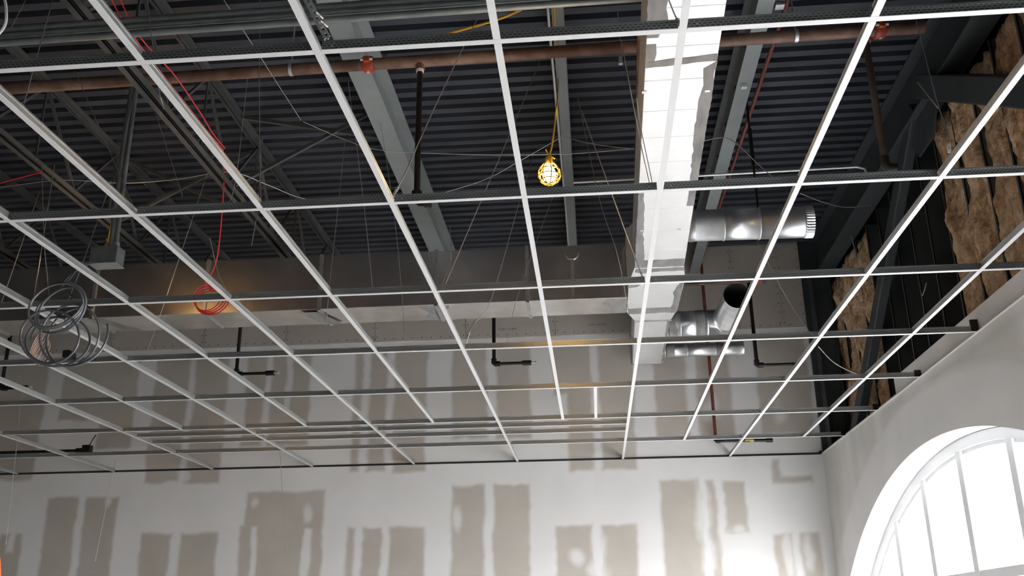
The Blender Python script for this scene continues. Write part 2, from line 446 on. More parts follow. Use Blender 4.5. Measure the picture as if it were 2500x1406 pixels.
for cy, hw in ARC:
    N = 48; pts = [(cy - hw, 0.35)] + [(cy - hw + 2 * hw * i / N, arch_z(cy - hw + 2 * hw * i / N, cy)) for i in range(N + 1)] + [(cy + hw, 0.35), (cy - hw, 0.35)]
    for (a, b) in zip(pts[:-1], pts[1:]):
        rv.add([(XR, *a), (XR, *b), (XS, *b), (XS, *a)], [(0, 1, 2, 3)], True)
struct('trim_1', rv, M['frame'])      # plastered reveal of the arched openings
cap = MB()                             # drywall thickness along its free top edge
cap.box((XR + .0005, YF, 3.44), (XR + 0.016, 8.25, 3.6)); cap.box((XR + .0005, 8.2502, 3.30), (XR + .016, YB - .035, ZG + .003))
struct('trim_2', cap, M['paper'])

def build_window(n, cy, hw, mull):
    root = bpy.data.objects.new('window_%d' % n, None); COL.objects.link(root); root.location = (2.84, cy, 0.35); root['kind'] = 'structure'
    XF = 2.82
    fr = MB()
    N = 44
    ys = [cy - hw + 0.012 + (2 * hw - .024) * i / N for i in range(N + 1)]
    inner = lambda y: arch_z(cy + (y - cy), cy)
    for y0, y1 in zip(ys[:-1], ys[1:]):
        z0, z1 = inner(y0), inner(y1)
        def off(y, z, d):
            v = Vector((y - cy, z + 2.555)); v = v * ((v.length - d) / v.length); return v.x + cy, v.y - 2.555
        for d0, d1, xa, xb in ((0.004, 0.085, XF, XF + .10), (0.08, 0.115, XF + .03, XF + .08)):
            a0 = off(y0, z0, d0); a1 = off(y0, z0, d1); b0 = off(y1, z1, d0); b1 = off(y1, z1, d1)
            fr.hexa([(xa, *a1), (xb, *a1), (xb, *b1), (xa, *b1)], [(xa, *a0), (xb, *a0), (xb, *b0), (xa, *b0)])
    for y in (cy - hw + .045, cy + hw - .045): fr.box((XF, y - .045, .36), (XF + .10, y + .045, arch_z(y, cy) - .03))
    fr.build('window_frame', M['frame'], root)
    ed = [cy - hw + .09] + sorted(mull) + [cy + hw - .09]
    for y in mull:
        MB().box((XF + .005, y - .052, .36), (XF + .095, y + .052, arch_z(y, cy) - .05)).build('mullion', M['frame'], root, 0.006)
    for a, b in zip(ed[:-1], ed[1:]):
        MB().box((XF + .01, a + .04, 1.90), (XF + .09, b - .04, 1.975)).build('transom', M['frame'], root, 0.005)
        g = MB(); k = 8
        for i in range(k):
            y0 = a + .035 + (b - a - .07) * i / k; y1 = a + .035 + (b - a - .07) * (i + 1) / k
            g.hexa([(XF + .05, y0, 1.97), (XF + .056, y0, 1.97), (XF + .056, y1, 1.97), (XF + .05, y1, 1.97)],
                   [(XF + .05, y0, arch_z(y0, cy) - .09), (XF + .056, y0, arch_z(y0, cy) - .09), (XF + .056, y1, arch_z(y1, cy) - .09), (XF + .05, y1, arch_z(y1, cy) - .09)])
        g.build('pane', M['glass'], root)
        MB().box((XF + .05, a + .035, .40), (XF + .056, b - .035, 1.91)).build('pane', M['glass'], root)
    MB().box((XF - .02, cy - hw + .01, .352), (XF + .12, cy + hw - .01, .41)).build('window_sill', M['frame'], root)
build_window(1, 7.6, 3.15, [9.53, 8.61, 7.69, 6.74, 5.80])
build_window(2, 2.2, 1.2, [1.75, 2.65])  # unseen window, put in and sized for the daylight it lends

# ------------------------------------------------------------------ roof deck: real flutes across the room
prof = []   # (y offset, z offset) of one 152 mm flute, looking along x
pitch = 0.1524
prof = [(0.0, 0.0), (0.078, 0.0), (0.092, 0.070), (0.138, 0.070)]
dk = MB(); vs = []; k = 0
y = YF - .2
while y < YB + .2:
    for (dy, dz) in prof: vs.append((y + dy, ZD + dz))
    y += pitch
n = len(vs); X0, X1 = XL - .2, XS + .1
dk.add([(X0, a, b) for a, b in vs] + [(X1, a, b) for a, b in vs], [(i, i + 1, n + i + 1, n + i) for i in range(n - 1)])
ceil = struct('ceiling', dk, M['deck'])
struct('ceiling_topping', MB().box((XL - .2, YF - .2, ZD + .08), (XS + .1, YB + .2, ZD + .25)), M['dark_steel'])

# ------------------------------------------------------------------ roof steel
def ibeam(name, label, x, zb, w, depth, m, y0=YF + .01, y1=YB - .02, tf=0.014, tw=0.010, group='roof beams'):
    t = thing(name, label, 'beam', (x, (y0 + y1) / 2, zb), group)
    zt = zb + depth
    MB().box((x - w/2, y0, zb), (x + w/2, y1, zb + tf)).build('bottom_flange', m, t)
    MB().box((x - tw/2, y0, zb + tf), (x + tw/2, y1, zt - tf)).build('web', m, t)
    MB().box((x - w/2, y0, zt - tf), (x + w/2, y1, zt)).build('top_flange', m, t)
    return t
ibeam('roof_beam', 'wide pale grey steel roof beam left of the cage lamp', -1.675, 5.665, 0.178, 0.36, M['beam'])
b2 = ibeam('roof_beam', 'narrow grey roof beam just behind the lit cage lamp', -0.125, 5.72, 0.085, 0.305, M['beam'])
b3 = ibeam('roof_beam', 'grey roof beam right of the white main duct', 1.33, 5.69, 0.118, 0.335, M['beam'], y1=YB - .015)
ibeam('edge_beam', 'dark steel edge beam along the insulated window wall', 2.83, 5.55, 0.20, 0.475, M['dark_steel'], y1=YB - .05)
for yy in np.arange(4.6, 11, 0.62):
    MB().tube([(1.325, yy, 5.84), (1.300, yy, 5.84)], 0.016, 6).build('bolt', M['dark_steel'], b3)

def bar_joist(x, label, m):
    t = thing('bar_joist', label, 'joist', (x, 7, 5.26), 'open web roof joists')
    for nm, z0, z1 in (('top_chord', 5.975, 6.025), ('bottom_chord', 5.265, 5.315)):
        for s in (-1, 1):
            c = MB(); c.box((x + s * .010, YF + .02, z1 - .008 if nm == 'top_chord' else z0), (x + s * .062, YB - .03, z1 if nm == 'top_chord' else z0 + .008))
            c.box((x + s * .010, YF + .02, z0), (x + s * .017, YB - .03, z1)); c.build(nm, m, t)
    y = 3.6; k = 0; st = 0.62
    while y + st < YB - .1:
        z0, z1 = (5.30, 5.99) if k % 2 == 0 else (5.99, 5.30)
        MB().bar((x, y, z0), (x, y + st, z1), 0.022, 0.022).build('web_bar', m, t)
        if k % 2 == 1: MB().bar((x, y, 5.30), (x, y, 5.98), .016, .016).build('web_post', m, t)
        y += st; k += 1
bar_joist(-3.085, 'dark open-web roof joist next to the pale roof beam', M['joist'])
bar_joist(-4.49, 'dark open-web roof joist above the grey junction box', M['joist'])
bar_joist(-5.90, 'dark open-web roof joist at the far left of the roof', M['joist'])
# cross bridging between the first joist and the pale beam
for (yy, lab, p, q) in ((7.35, 'a', (-3.03, 5.30), (-1.80, 5.98)), (7.36, 'b', (-3.03, 5.98), (-1.75, 5.70)),
                        (8.0, 'c', (-4.43, 5.30), (-3.15, 5.98)), (8.03, 'd', (-4.43, 5.98), (-3.15, 5.30))):
    o = MB().bar((p[0], yy, p[1]), (q[0], yy, q[1]), 0.03, 0.03).build('bridging_bar', M['joist'])
    tag(o, {'a': 'thin dark bridging bar rising right from the first joist to the pale beam',
            'b': 'thin dark bridging bar falling right from the first joist to the pale beam',
            'c': 'thin dark bridging bar rising right between the two middle joists',
            'd': 'thin dark bridging bar falling right between the two middle joists'}[lab], 'bracing', 'joist bridging')

# ------------------------------------------------------------------ framed window wall above the drywall
for k, y in enumerate(np.arange(4.42, 11.0, 0.42)):
    s = MB(); s.box((2.94, y - .006, 3.2), (2.948, y + .026, 5.54)); s.box((2.94, y - .006, 3.2), (XS - .008, y, 5.54)); s.box((XS - .018, y - .006, 3.2), (XS - .008, y + .035, 5.54))
    s.build('stud', M['stud'], wx)
def batt(y0, y1, z0, z1, seed, rag=0.0):
    ny, nz = 18, max(10, int((z1 - z0) / 0.03))
    vs = []; fs = []
    yc = (y0 + y1) / 2
    for j in range(nz + 1):
        v = j / nz; z = z0 + (z1 - z0) * v
        for i in range(ny + 1):
            u = i / ny
            p = Vector((seed * 3.7, (y0 + (y1 - y0) * u) * 3.2, z * 1.5))
            nn = noise.fractal(p, 0.8, 2.1, 4)
            n2 = noise.noise(Vector((seed * 1.3, u * 7, z * 5)))
            bul = (1 - abs(2 * u - 1) ** 7) * (1 - max(0, abs(2 * v - 1) - .93) * 9)
            x = 2.975 - 0.045 * bul - 0.075 * nn * bul - 0.03 * n2 - 0.02 * noise.noise(Vector((seed * 2.1, u * 16, z * 14)))
            yy = yc + (y0 + (y1 - y0) * u - yc) * (1 + rag * (noise.noise(Vector((seed, z * 3.1, 2.0))) - .1) + .05 * noise.noise(Vector((seed + 9, z * 9, u * 3))))
            zz = z + (0.05 * noise.noise(Vector((seed + 5, u * 6, 1.0))) if j in (0, nz) else 0)
            vs.append((max(x, 2.878), yy, zz))
    nf = len(vs)
    for i in range(ny + 1): vs.append((XS - .012, y0 + (y1 - y0) * i / ny, z0))
    for i in range(ny + 1): vs.append((XS - .012, y0 + (y1 - y0) * i / ny, z1))
    w = ny + 1
    for j in range(nz):
        for i in range(ny):
            a = j * w + i; fs.append((a, a + w, a + w + 1, a + 1))
    for i in range(ny):
        fs.append((i, i + 1, nf + i + 1, nf + i)); a = nz * w + i; fs.append((a, nf + w + i, nf + w + i + 1, a + 1))
    mb = MB(); mb.add(vs, fs, True); return mb
bays = [4.42 + .42 * k for k in range(17)]
bn = 0
for k, y in enumerate(bays[:-1]):
    a, b = y + .012, min(y + .414, 11.085)
    if y < 7.3:
        bn += 1
        o = batt(a, b, 3.62 + .03 * (k % 3), 5.52, k + 1).build('insulation_batt', M['fibre'])
        tag(o, 'tan fibreglass batt, %s of the group above the arched window counting from the camera' % ORD[bn], 'insulation', 'fibreglass batts in the stud wall')
    elif y > 9.35:
        o = batt(a, b, 3.32, 5.50, k + 1, 0.25).build('insulation_batt', M['fibre'])
        tag(o, 'ragged tan fibreglass batt, %s from the back corner column' % ORD[int(round((10.72 - y) / .42)) + 1], 'insulation', 'fibreglass batts in the stud wall')
# pale slivers of torn facing caught on the studs
o = MB().tube([onX(2078, 575, 2.80), onX(2086, 605, 2.80), onX(2092, 632, 2.80)], .006, 6).build('loose_wire_offcut', M['wire'])
tag(o, 'short bright wire offcut caught in the corner insulation', 'wire')
o = MB().tube([onX(2262, 690, 2.945), onX(2258, 706, 2.925), onX(2252, 722, 2.938)], .005, 6).build('loose_wire_offcut', M['wire'])
tag(o, 'short pale tie wire curled on the dark bare studs', 'wire')
# column, chevron braces and gusset
t = thing('corner_column', 'dark steel column in the back corner beside the insulation', 'column', (2.79, 10.93, 0))
MB().box((2.66, 10.86, 0.0), (2.672, 11.06, 5.54)).build('flange', M['dark_steel'], t)
MB().box((2.672, 10.955, 0.0), (2.86, 10.967, 5.54)).build('web', M['dark_steel'], t)
MB().box((2.86, 10.86, 0.0), (2.872, 11.06, 5.54)).build('flange', M['dark_steel'], t)
o = MB().bar((2.795, 6.98, 5.70), (2.795, 4.62, 4.19), 0.15, 0.20).build('diagonal_brace', M['dark_steel'], None, .012)
tag(o, 'thick dark tube brace crossing the insulation at the upper right corner', 'brace', 'chevron braces')
o = MB().bar((2.80, 7.25, 5.66), (2.80, 10.80, 3.20), 0.09, 0.15).build('diagonal_brace', M['dark_steel'], None, .010)
tag(o, 'dark diagonal brace running down to the back corner past bare studs', 'brace', 'chevron braces')
gm = MB(); gm.hexa([(2.79, 6.75, 5.55), (2.81, 6.75, 5.55), (2.81, 7.0, 5.25), (2.79, 7.0, 5.25)], [(2.79, 7.55, 5.55), (2.81, 7.55, 5.55), (2.81, 7.35, 5.25), (2.79, 7.35, 5.25)])
o = gm.build('gusset_plate', M['dark_steel']); tag(o, 'dark gusset plate where the two braces meet the edge beam', 'plate')

# ------------------------------------------------------------------ ceiling grid
def tee_meshes(length, axis, tag_):
    f = MB(); w = MB(); bl = MB(); hw = 0.0128
    def b(mb, u0, u1, v0, v1, z0, z1):
        if axis == 'x': mb.box((u0, v0, z0), (u1, v1, z1))
        else: mb.box((v0, u0, z0), (v1, u1, z1))
    b(f, 0, length, -hw, hw, 0, 0.0022)
    b(w, 0, length, -0.0012, 0.0012, 0.0022, 0.034)
    b(bl, 0, length, -0.0035, 0.0035, 0.034, 0.042)
    return f.mesh('flange'), w.mesh('web'), bl.mesh('bulb')
WEBM = {'x': M['web']}
wy = M['web'].copy(); wy.name = 'punched_tee_web_runner'
for n_ in wy.node_tree.nodes:
    if n_.type == 'MAPPING': n_.inputs['Rotation'].default_value = (R90, 0, R90)
WEBM['y'] = wy
MESHCACHE = {}
def tee(name, label, loc, length, axis, group):
    key = (round(length, 3), axis)
    if key not in MESHCACHE: MESHCACHE[key] = tee_meshes(length, axis, key)
    f, w, bl = MESHCACHE[key]
    t = thing(name, label, 'ceiling tee', loc, group)
    for nm, me, mt in (('flange', f, M['tee']), ('web', w, WEBM[axis]), ('bulb', bl, M['galv'])):
        o = bpy.data.objects.new(nm, me); COL.objects.link(o)
        if not me.materials: me.materials.append(mt)
        o.parent = t
    return t
MAINS = [2, 0, -2, -4, -6, -8, -10, -12]
for i, c in enumerate(MAINS):
    tee('main_runner', 'long white main runner of the ceiling grid, %s from the arched window wall' % ORD[i + 1], (XC(c), 1.0, ZG), YB - .004 - 1.0, 'y', 'main runners')
spans = [('wall', 2)] + list(zip(MAINS[:-1], MAINS[1:]))
for rn, yr in ROW.items():
    for bi, (ca, cb) in enumerate(spans):
        if rn in 'GJ' and not (bi >= 2 and bi <= 5): continue
        if ca == 'wall': x1, x0 = XR - .004, XC(2) + .014
        else: x1, x0 = XC(ca) - .014, XC(cb) + .014
        if not in_view((x0, yr, ZG), (x1, yr, ZG)): continue
        t = tee('cross_tee', 'white cross tee, %s row from back wall, %s bay from arched window' % (ORD[ROWNO[rn]], ORD[bi + 1]), (x0, yr, ZG), x1 - x0, 'x', 'cross tees')
        if ca == 'wall' and rn in 'DEFH':
            MB().box((XR - .05, yr - .012, ZG + .003), (XR - .005, yr + .012, ZG + (.085 if rn == 'D' else .055))).build('end_bracket', M['black'], t)
        # rivet-bright end tabs where the tee clips into the runners
        for xx in (x0 + .035, x1 - .035):
            MB().tube([(xx, yr - .0045, ZG + .020), (xx, yr - .0013, ZG + .020)], .004, 8).build('end_tab', M['zinc'], t)
order = ['Z', 'A', 'B', 'C', 'D', 'E', 'F', 'H']
ROWZ = dict(ROW); ROWZ['Z'] = 1.477
for c in (3, 1, -1, -3, -5, -7):
    bay = {3: 1, 1: 2, -1: 3, -3: 4, -5: 5, -7: 6}[c]
    last = 'H' if c > 0 else 'F'
    for a, b in zip(order[:-1], order[1:]):
        if order.index(b) > order.index(last): break
        y0, y1 = ROWZ[a] + .014, ROWZ[b] - .014
        if not in_view((XC(c), y0, ZG), (XC(c), y1, ZG)): continue
        tee('splitter_tee', 'white splitter tee halving the %s bay from arched window, cross rows %s to %s' % (ORD[bay], ORD[ROWNO[a]], ORD[ROWNO[b]]),
            (XC(c), y0, ZG), y1 - y0, 'y', 'splitter tees')
tee('stub_tee', 'short extra white tee beside the third splitter near the back wall', (0.045, ROW['E'] + .014, ZG), ROW['F'] - ROW['E'] - .028, 'y', 'splitter tees')
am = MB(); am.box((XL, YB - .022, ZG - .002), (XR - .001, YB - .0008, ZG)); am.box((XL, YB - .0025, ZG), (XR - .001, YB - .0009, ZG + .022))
tag(am.build('wall_angle', M['dark_steel']), 'thin wall angle, shadow line painted in, carrying the ceiling grid along the back wall', 'ceiling tee', 'wall angles')  # dark colour paints in the shadow line where the grid meets the wall
am = MB(); am.box((XR - .022, 1.0, ZG - .002), (XR - .0008, YB - .024, ZG)); am.box((XR - .0025, 1.0, ZG), (XR - .0009, YB - .024, ZG + .022))
tag(am.build('wall_angle', M['tee']), 'thin white wall angle carrying the ceiling grid along the window wall', 'ceiling tee', 'wall angles')
o = MB().tube([(XR - .05, YB - .04, ZG + .01), (XR - .02, YB - .02, ZG + .035), (XR - .012, YB - .016, ZG + .0)], .010, 6).build('corner_clip', M['black'])
tag(o, 'small dark clip in the back corner where both wall angles meet', 'clip')

# ------------------------------------------------------------------ ducts
ZB_ = 4.50
def main_edge(y):   # left and right edges of the main duct, which runs a touch skew
    return 0.362 + (y - 4.0) * 0.0165, 0.745 + (y - 4.0) * 0.0262
main = thing('main_duct', 'long white-lit rectangular main duct running to the back wall', 'duct', (0.55, 4.0, ZB_))
seams = [0.2, .9, 1.6, 2.2, 2.8, 3.25, 3.66, 4.05, 4.39, 4.555, 4.72, 5.06, 5.39, 5.73, 6.10, 6.48, 6.90, 7.30, 7.70]
for a, b in zip(seams[:-1], seams[1:]):
    a2, b2_ = a + .002, b - .002
    (l0, r0), (l1, r1) = main_edge(a2), main_edge(b2_)
    MB().hexa([(l0, a2, ZB_), (r0, a2, ZB_), (r1, b2_, ZB_), (l1, b2_, ZB_)], [(l0, a2, ZB_ + .38), (r0, a2, ZB_ + .38), (r1, b2_, ZB_ + .38), (l1, b2_, ZB_ + .38)]).build('duct_section', M['duct'], main, 0.003)
(l0, r0), (l1, r1) = main_edge(.2), main_edge(7.7)
MB().hexa([(l0 + .004, .21, ZB_ + .004), (r0 - .004, .21, ZB_ + .004), (r1 - .004, 7.69, ZB_ + .004), (l1 + .004, 7.69, ZB_ + .004)],
          [(l0 + .004, .21, ZB_ + .376), (r0 - .004, .21, ZB_ + .376), (r1 - .004, 7.69, ZB_ + .376), (l1 + .004, 7.69, ZB_ + .376)]).build('duct_core', M['galv'], main)
def sealant(parent, pts, z, name='sealant'):
    """irregular brushed patch: pts = [(x, y)] outline, refined with ragged edges"""
    out = []
    P = [Vector((p[0], p[1])) for p in pts]
    for i in range(len(P)):
        a, b = P[i], P[(i + 1) % len(P)]; L = (b - a).length; n = max(1, int(L / .05))
        nr = Vector((-(b - a).y, (b - a).x)); nr.normalize()
        for k in range(n):
            q = a + (b - a) * (k / n); j = .010 * noise.noise(Vector((q.x * 11, q.y * 11, 3))) + .006 * noise.noise(Vector((q.x * 37, q.y * 37, 1)))
            out.append(q + nr * j)
    n = len(out); mb = MB()
    mb.add([(p.x, p.y, z - .0012) for p in out] + [(p.x, p.y, z + .0) for p in out], [tuple(reversed(range(n)))] + [(i, (i + 1) % n, n + (i + 1) % n, n + i) for i in range(n)])
    return mb.build(name, M['mastic'], parent)
# brushed patches along the edges of the main duct
L = lambda y: main_edge(y)[0]
Rr = lambda y: main_edge(y)[1]
sealant(main, [(L(3.9), 3.9), (L(3.9) + .09, 3.9), (L(4.15) + .10, 4.15), (L(4.3) + .06, 4.3), (L(4.3), 4.3)], ZB_)
sealant(main, [(L(4.36), 4.36), (L(4.36) + .045, 4.36), (L(4.45) + .06, 4.45), (L(4.5) + .05, 4.52), (L(4.53), 4.53)], ZB_)
sealant(main, [(L(4.53), 4.525), (Rr(4.5), 4.48), (Rr(4.5), 4.545), (L(4.55), 4.585)], ZB_ - .0006)
sealant(main, [(Rr(4.55), 4.55), (Rr(6.45), 6.45), (Rr(6.45) - .05, 6.45), (Rr(5.9) - .055, 5.9), (Rr(5.4) - .07, 5.4), (Rr(5.0) - .075, 5.0), (Rr(4.8) - .055, 4.8), (Rr(4.62) - .07, 4.62)], ZB_)
sealant(main, [(L(6.05), 6.05), (L(6.05) + .03, 6.05), (L(6.5) + .05, 6.5), (L(7.0) + .055, 7.0), (L(7.45) + .075, 7.45), (L(7.69) + .09, 7.69), (L(7.69), 7.69)], ZB_)
sealant(main, [(L(7.5) + .07, 7.52), (Rr(7.5), 7.52), (Rr(7.69), 7.69), (L(7.69) + .07, 7.69)], ZB_ - .0006)
for (px, py) in ((1727, 222), (1573, 225), (1568, 563), (1658, 560)):
    p = onZ(px, py, ZB_ - .002); MB().box((p[0] - .014, p[1] - .012, ZB_ - .004), (p[0] + .014, p[1] + .012, ZB_ - .0012)).build('clip', M['zinc'], main)

# junction plenum where main and cross trunk meet, then the tapered branch to the wall
pl = thing('duct_plenum', 'pale plenum joining the main duct to the long cross duct', 'duct', (0.62, 8.3, ZB_))
MB().hexa([(.420, 7.705, ZB_), (.842, 7.705, ZB_), (.878, 8.02, ZB_), (.385, 8.02, ZB_)], [(.420, 7.705, ZB_ + .42), (.842, 7.705, ZB_ + .42), (.878, 8.02, ZB_ + .5), (.385, 8.02, ZB_ + .5)]).build('transition', M['duct'], pl, .003)
MB().hexa([(.385, 8.022, ZB_), (.878, 8.022, ZB_), (.875, 8.90, ZB_), (.385, 8.90, ZB_)], [(.385, 8.022, ZB_ + .52), (.878, 8.022, ZB_ + .52), (.875, 8.90, ZB_ + .52), (.385, 8.90, ZB_ + .52)]).build('body', M['duct'], pl, .003)
MB().hexa([(.385, 8.902, ZB_), (.875, 8.902, ZB_), (.835, 9.20, ZB_), (.475, 9.20, ZB_)], [(.385, 8.902, ZB_ + .5), (.875, 8.902, ZB_ + .5), (.835, 9.20, ZB_ + .36), (.475, 9.20, ZB_ + .36)]).build('taper', M['duct'], pl, .003)
sealant(pl, [(.43, 7.72), (.84, 7.72), (.86, 7.80), (.60, 7.80), (.50, 7.84), (.43, 7.80)], ZB_)
sealant(pl, [(.388, 8.03), (.875, 8.03), (.875, 8.09), (.66, 8.12), (.50, 8.10), (.46, 8.18), (.388, 8.2)], ZB_)
sealant(pl, [(.875, 8.1), (.875, 8.88), (.80, 8.88), (.82, 8.6), (.80, 8.35), (.835, 8.1)], ZB_)
sealant(pl, [(.39, 8.80), (.87, 8.80), (.87, 8.97), (.72, 8.95), (.55, 8.97), (.40, 8.96)], ZB_ - .0006)
br_ = thing('branch_duct', 'pale tapered branch duct end reaching the back wall', 'duct', (0.66, 10, ZB_))
MB().hexa([(.475, 9.204, ZB_), (.828, 9.204, ZB_), (.862, 10.86, ZB_), (.508, 10.86, ZB_)], [(.475, 9.204, ZB_ + .36), (.828, 9.204, ZB_ + .36), (.862, 10.86, ZB_ + .36), (.508, 10.86, ZB_ + .36)]).build('body', M['duct'], br_, .003)
sealant(br_, [(.80, 9.23), (.83, 9.23), (.86, 10.84), (.84, 10.84)], ZB_)
MB().box((.47, 9.19, ZB_ - .012), (.84, 9.206, ZB_ + .37)).build('drive_cleat', M['galv'], br_)
MB().box((.49, 10.852, ZB_ - .008), (.87, 10.87, ZB_ + .365)).build('end_cap', M['galv'], br_)

# long cross duct in front of the back wall
tr = thing('cross_duct', 'long brown-grey rectangular cross duct along the back wall', 'duct', (-4, 8.7, ZB_))
xsn = [.383, -.55, -1.42, -2.55, -3.68, -4.81, -5.94, -7.07, -8.2, -9.4]
for a, b in zip(xsn[:-1], xsn[1:]):
    MB().box((b + .002, 8.46, ZB_), (a - .002, 8.93, ZB_ + .545)).build('duct_section', M['duct_side'], tr, .004)
for x in xsn[1:-1]:
    c = MB(); c.box((x - .016, 8.446, ZB_ - .012), (x + .016, 8.459, ZB_ + .56)); c.box((x - .016, 8.446, ZB_ - .014), (x + .016, 8.94, ZB_ - .0015)); c.build('joint_flange', M['galv'], tr)
for xa, xb in ((.375, -1.30), (-1.50, -2.9), (-3.1, -5.5), (-5.7, -9.0)):
    pass
sealant(tr, [(.38, 8.5), (.20, 8.5), (.14, 8.62), (.20, 8.75), (.16, 8.90), (.38, 8.90)], ZB_)
sealant(tr, [(-1.30, 8.5), (-1.60, 8.5), (-1.52, 8.7), (-1.62, 8.9), (-1.42, 8.91), (-1.36, 8.7)], ZB_)
sealant(tr, [(-2.56, 8.5), (-2.75, 8.5), (-2.62, 8.9), (-2.42, 8.9)], ZB_ - .0148)
sealant(tr, [(-4.72, 8.48), (-4.84, 8.48), (-4.66, 8.9), (-4.5, 8.9)], ZB_)
# bright strap hoop on the face of the trunk
hp = MB(); hp.tube([( -0.12 + .06 * math.cos(a), 8.452, ZB_ + .47 + .07 * math.sin(a)) for a in np.linspace(math.pi, 2 * math.pi, 12)], .008, 6); hp.build('strap_loop', M['galv'], tr)
MB().box((-.135, 8.447, ZB_), (-.105, 8.455, ZB_ + .4)).build('strap', M['galv'], tr)

# round take-offs
def ring_lathe(mb, p0, p1, prof, n=40):
    """prof: [(t along, radius)]"""
    p0 = Vector(p0); p1 = Vector(p1); d = (p1 - p0)
    pts = [p0 + d * t for t, r in prof]; mb.tube(pts, 0, n, False, [r for t, r in prof]); return mb
rd = thing('round_duct', 'large shiny round duct with crimped end right of the main duct', 'round duct', (1.3, 7.35, 4.6), 'round duct take-offs')
p0 = (.835, 7.38, 4.735); p1 = (1.865, 7.36, 4.715); RR = .130
ring_lathe(MB(), p0, p1, [(0, RR), (.30, RR), (.302, RR + .006), (.312, RR + .006), (.314, RR), (.58, RR), (.582, RR + .006), (.592, RR + .006), (.594, RR), (.93, RR)]).build('tube', M['round'], rd)
ring_lathe(MB(), p0, p1, [(0.0, RR + .03), (.012, RR + .03), (.014, RR + .004), (.075, RR + .003), (.077, RR)]).build('collar', M['round'], rd)
cr = MB(); n = 72; vs = []
pv0, pv1 = Vector(p0), Vector(p1); dd = pv1 - pv0
for t, amp in ((.93, 0), (.945, 1), (1.0, 1)):
    for k in range(n):
        a = 2 * math.pi * k / n; r = RR + (.003 if k % 2 else -.004) * amp
        c = pv0 + dd * t; vs.append((c.x, c.y + r * math.cos(a), c.z + r * math.sin(a)))
cr.add(vs, [(i * n + k, i * n + (k + 1) % n, (i + 1) * n + (k + 1) % n, (i + 1) * n + k) for i in range(2) for k in range(n)])
cr.build('crimped_end', M['round'], rd)
t2 = thing('round_duct', 'shiny round duct tee with an open dark mouth facing the camera', 'round duct', (1.2, 9.8, 4.5), 'round duct take-offs')
RR = .142
ring_lathe(MB(), (.842, 9.82, 4.635), (1.50, 9.80, 4.635), [(0, RR + .02), (.01, RR + .02), (.012, RR), (.2, RR), (.202, RR + .005), (.225, RR + .005), (.227, RR), (.62, RR), (.622, RR + .006), (.66, RR + .006), (.662, RR), (.95, RR), (1.0, RR * .8), (1.02, 0.001)]).build('tube', M['round'], t2)
ring_lathe(MB(), (1.452, 9.86, 4.640), (1.472, 8.98, 4.655), [(0, .14), (.2, .139), (.22, .145), (.25, .145), (.27, .136), (1.0, .131)]).build('branch', M['round'], t2)
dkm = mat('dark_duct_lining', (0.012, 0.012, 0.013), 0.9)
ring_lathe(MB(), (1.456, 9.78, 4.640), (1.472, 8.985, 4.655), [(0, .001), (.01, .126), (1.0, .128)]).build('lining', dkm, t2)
sb = MB(); ring_lathe(sb, (.86, 9.82, 4.635), (.95, 9.82, 4.635), [(0, .1445), (1, .1445)]); sb.build('sealant', M['mastic'], t2)
sb = MB(); ring_lathe(sb, (1.14, 9.811, 4.635), (1.24, 9.808, 4.635), [(0, .1445), (1, .1445)]); sb.build('sealant', M['mastic'], t2)
t3 = thing('round_duct', 'small shiny round duct nearest the back wall below the tee', 'round duct', (1.3, 10.5, 4.47), 'round duct take-offs')
RR = .074
ring_lathe(MB(), (.86, 10.52, 4.552), (1.735, 10.50, 4.545), [(0, RR + .015), (.01, RR + .015), (.012, RR), (.28, RR), (.282, RR + .004), (.292, RR + .004), (.294, RR), (.64, RR), (.642, RR + .004), (.652, RR + .004), (.654, RR), (.93, RR), (.932, RR + .006), (1.0, RR + .004)]).build('tube', M['round'], t3)
sb = MB(); ring_lathe(sb, (.885, 10.52, 4.552), (.97, 10.517, 4.551), [(0, RR + .002), (1, RR + .002)]); sb.build('sealant', M['mastic'], t3)
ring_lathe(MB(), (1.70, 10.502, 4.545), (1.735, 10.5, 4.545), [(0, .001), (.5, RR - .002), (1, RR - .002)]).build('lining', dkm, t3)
# ends of the big round duct
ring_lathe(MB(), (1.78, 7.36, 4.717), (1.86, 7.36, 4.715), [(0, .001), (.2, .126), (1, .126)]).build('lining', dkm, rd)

# ------------------------------------------------------------------ sprinkler main and drops
YM, ZM = 5.95, 5.545
mp_ = thing('sprinkler_main', 'brown rusty sprinkler main crossing under the roof beams', 'pipe', (-1, YM, ZM))
def mz(x): return 5.528 + (x + 1.5) * 0.010
MB().tube([(-9.0, YM, mz(-9)), (2.45, YM, mz(2.45))], .044, 20).build('pipe', M['rust'], mp_)
def coupling(x, mtl, parent):
    z = mz(x); c = MB()
    c.tube([(x - .038, YM, z), (x - .036, YM, z), (x + .036, YM, z), (x + .038, YM, z)], 0, 20, True, [.048, .060, .060, .048])
    c.box((x - .022, YM - .085, z - .022), (x + .022, YM - .05, z + .022)); c.box((x - .022, YM + .05, z - .022), (x + .022, YM + .085, z + .022))
    o = c.build('coupling', mtl, parent, .006); o['label'] = 'orange-red grooved coupling'
    MB().tube([(x - .045, YM - .07, z), (x + .045, YM - .07, z)], .010, 8).build('bolt', M['zinc'], o)
    MB().tube([(x, YM, z - .068), (x, YM, z - .055)], .012, 8).build('bolt', M['zinc'], o)
for px, py in ((900, 153), (2146, 70), (-2, 200)):
    coupling(onY(px, py, YM)[0], M['coupling'], mp_)
def clevis(x):
    z = mz(x); c = MB(); c.tube([(x - .012, YM, z), (x + .012, YM, z)], .0475, 20)
    o = c.build('hanger_band', M['zinc'], mp_)
    MB().tube([(x, YM, z + .046), (x, YM, ZD - .001)], .006, 8).build('hanger_rod', M['wire'], o)
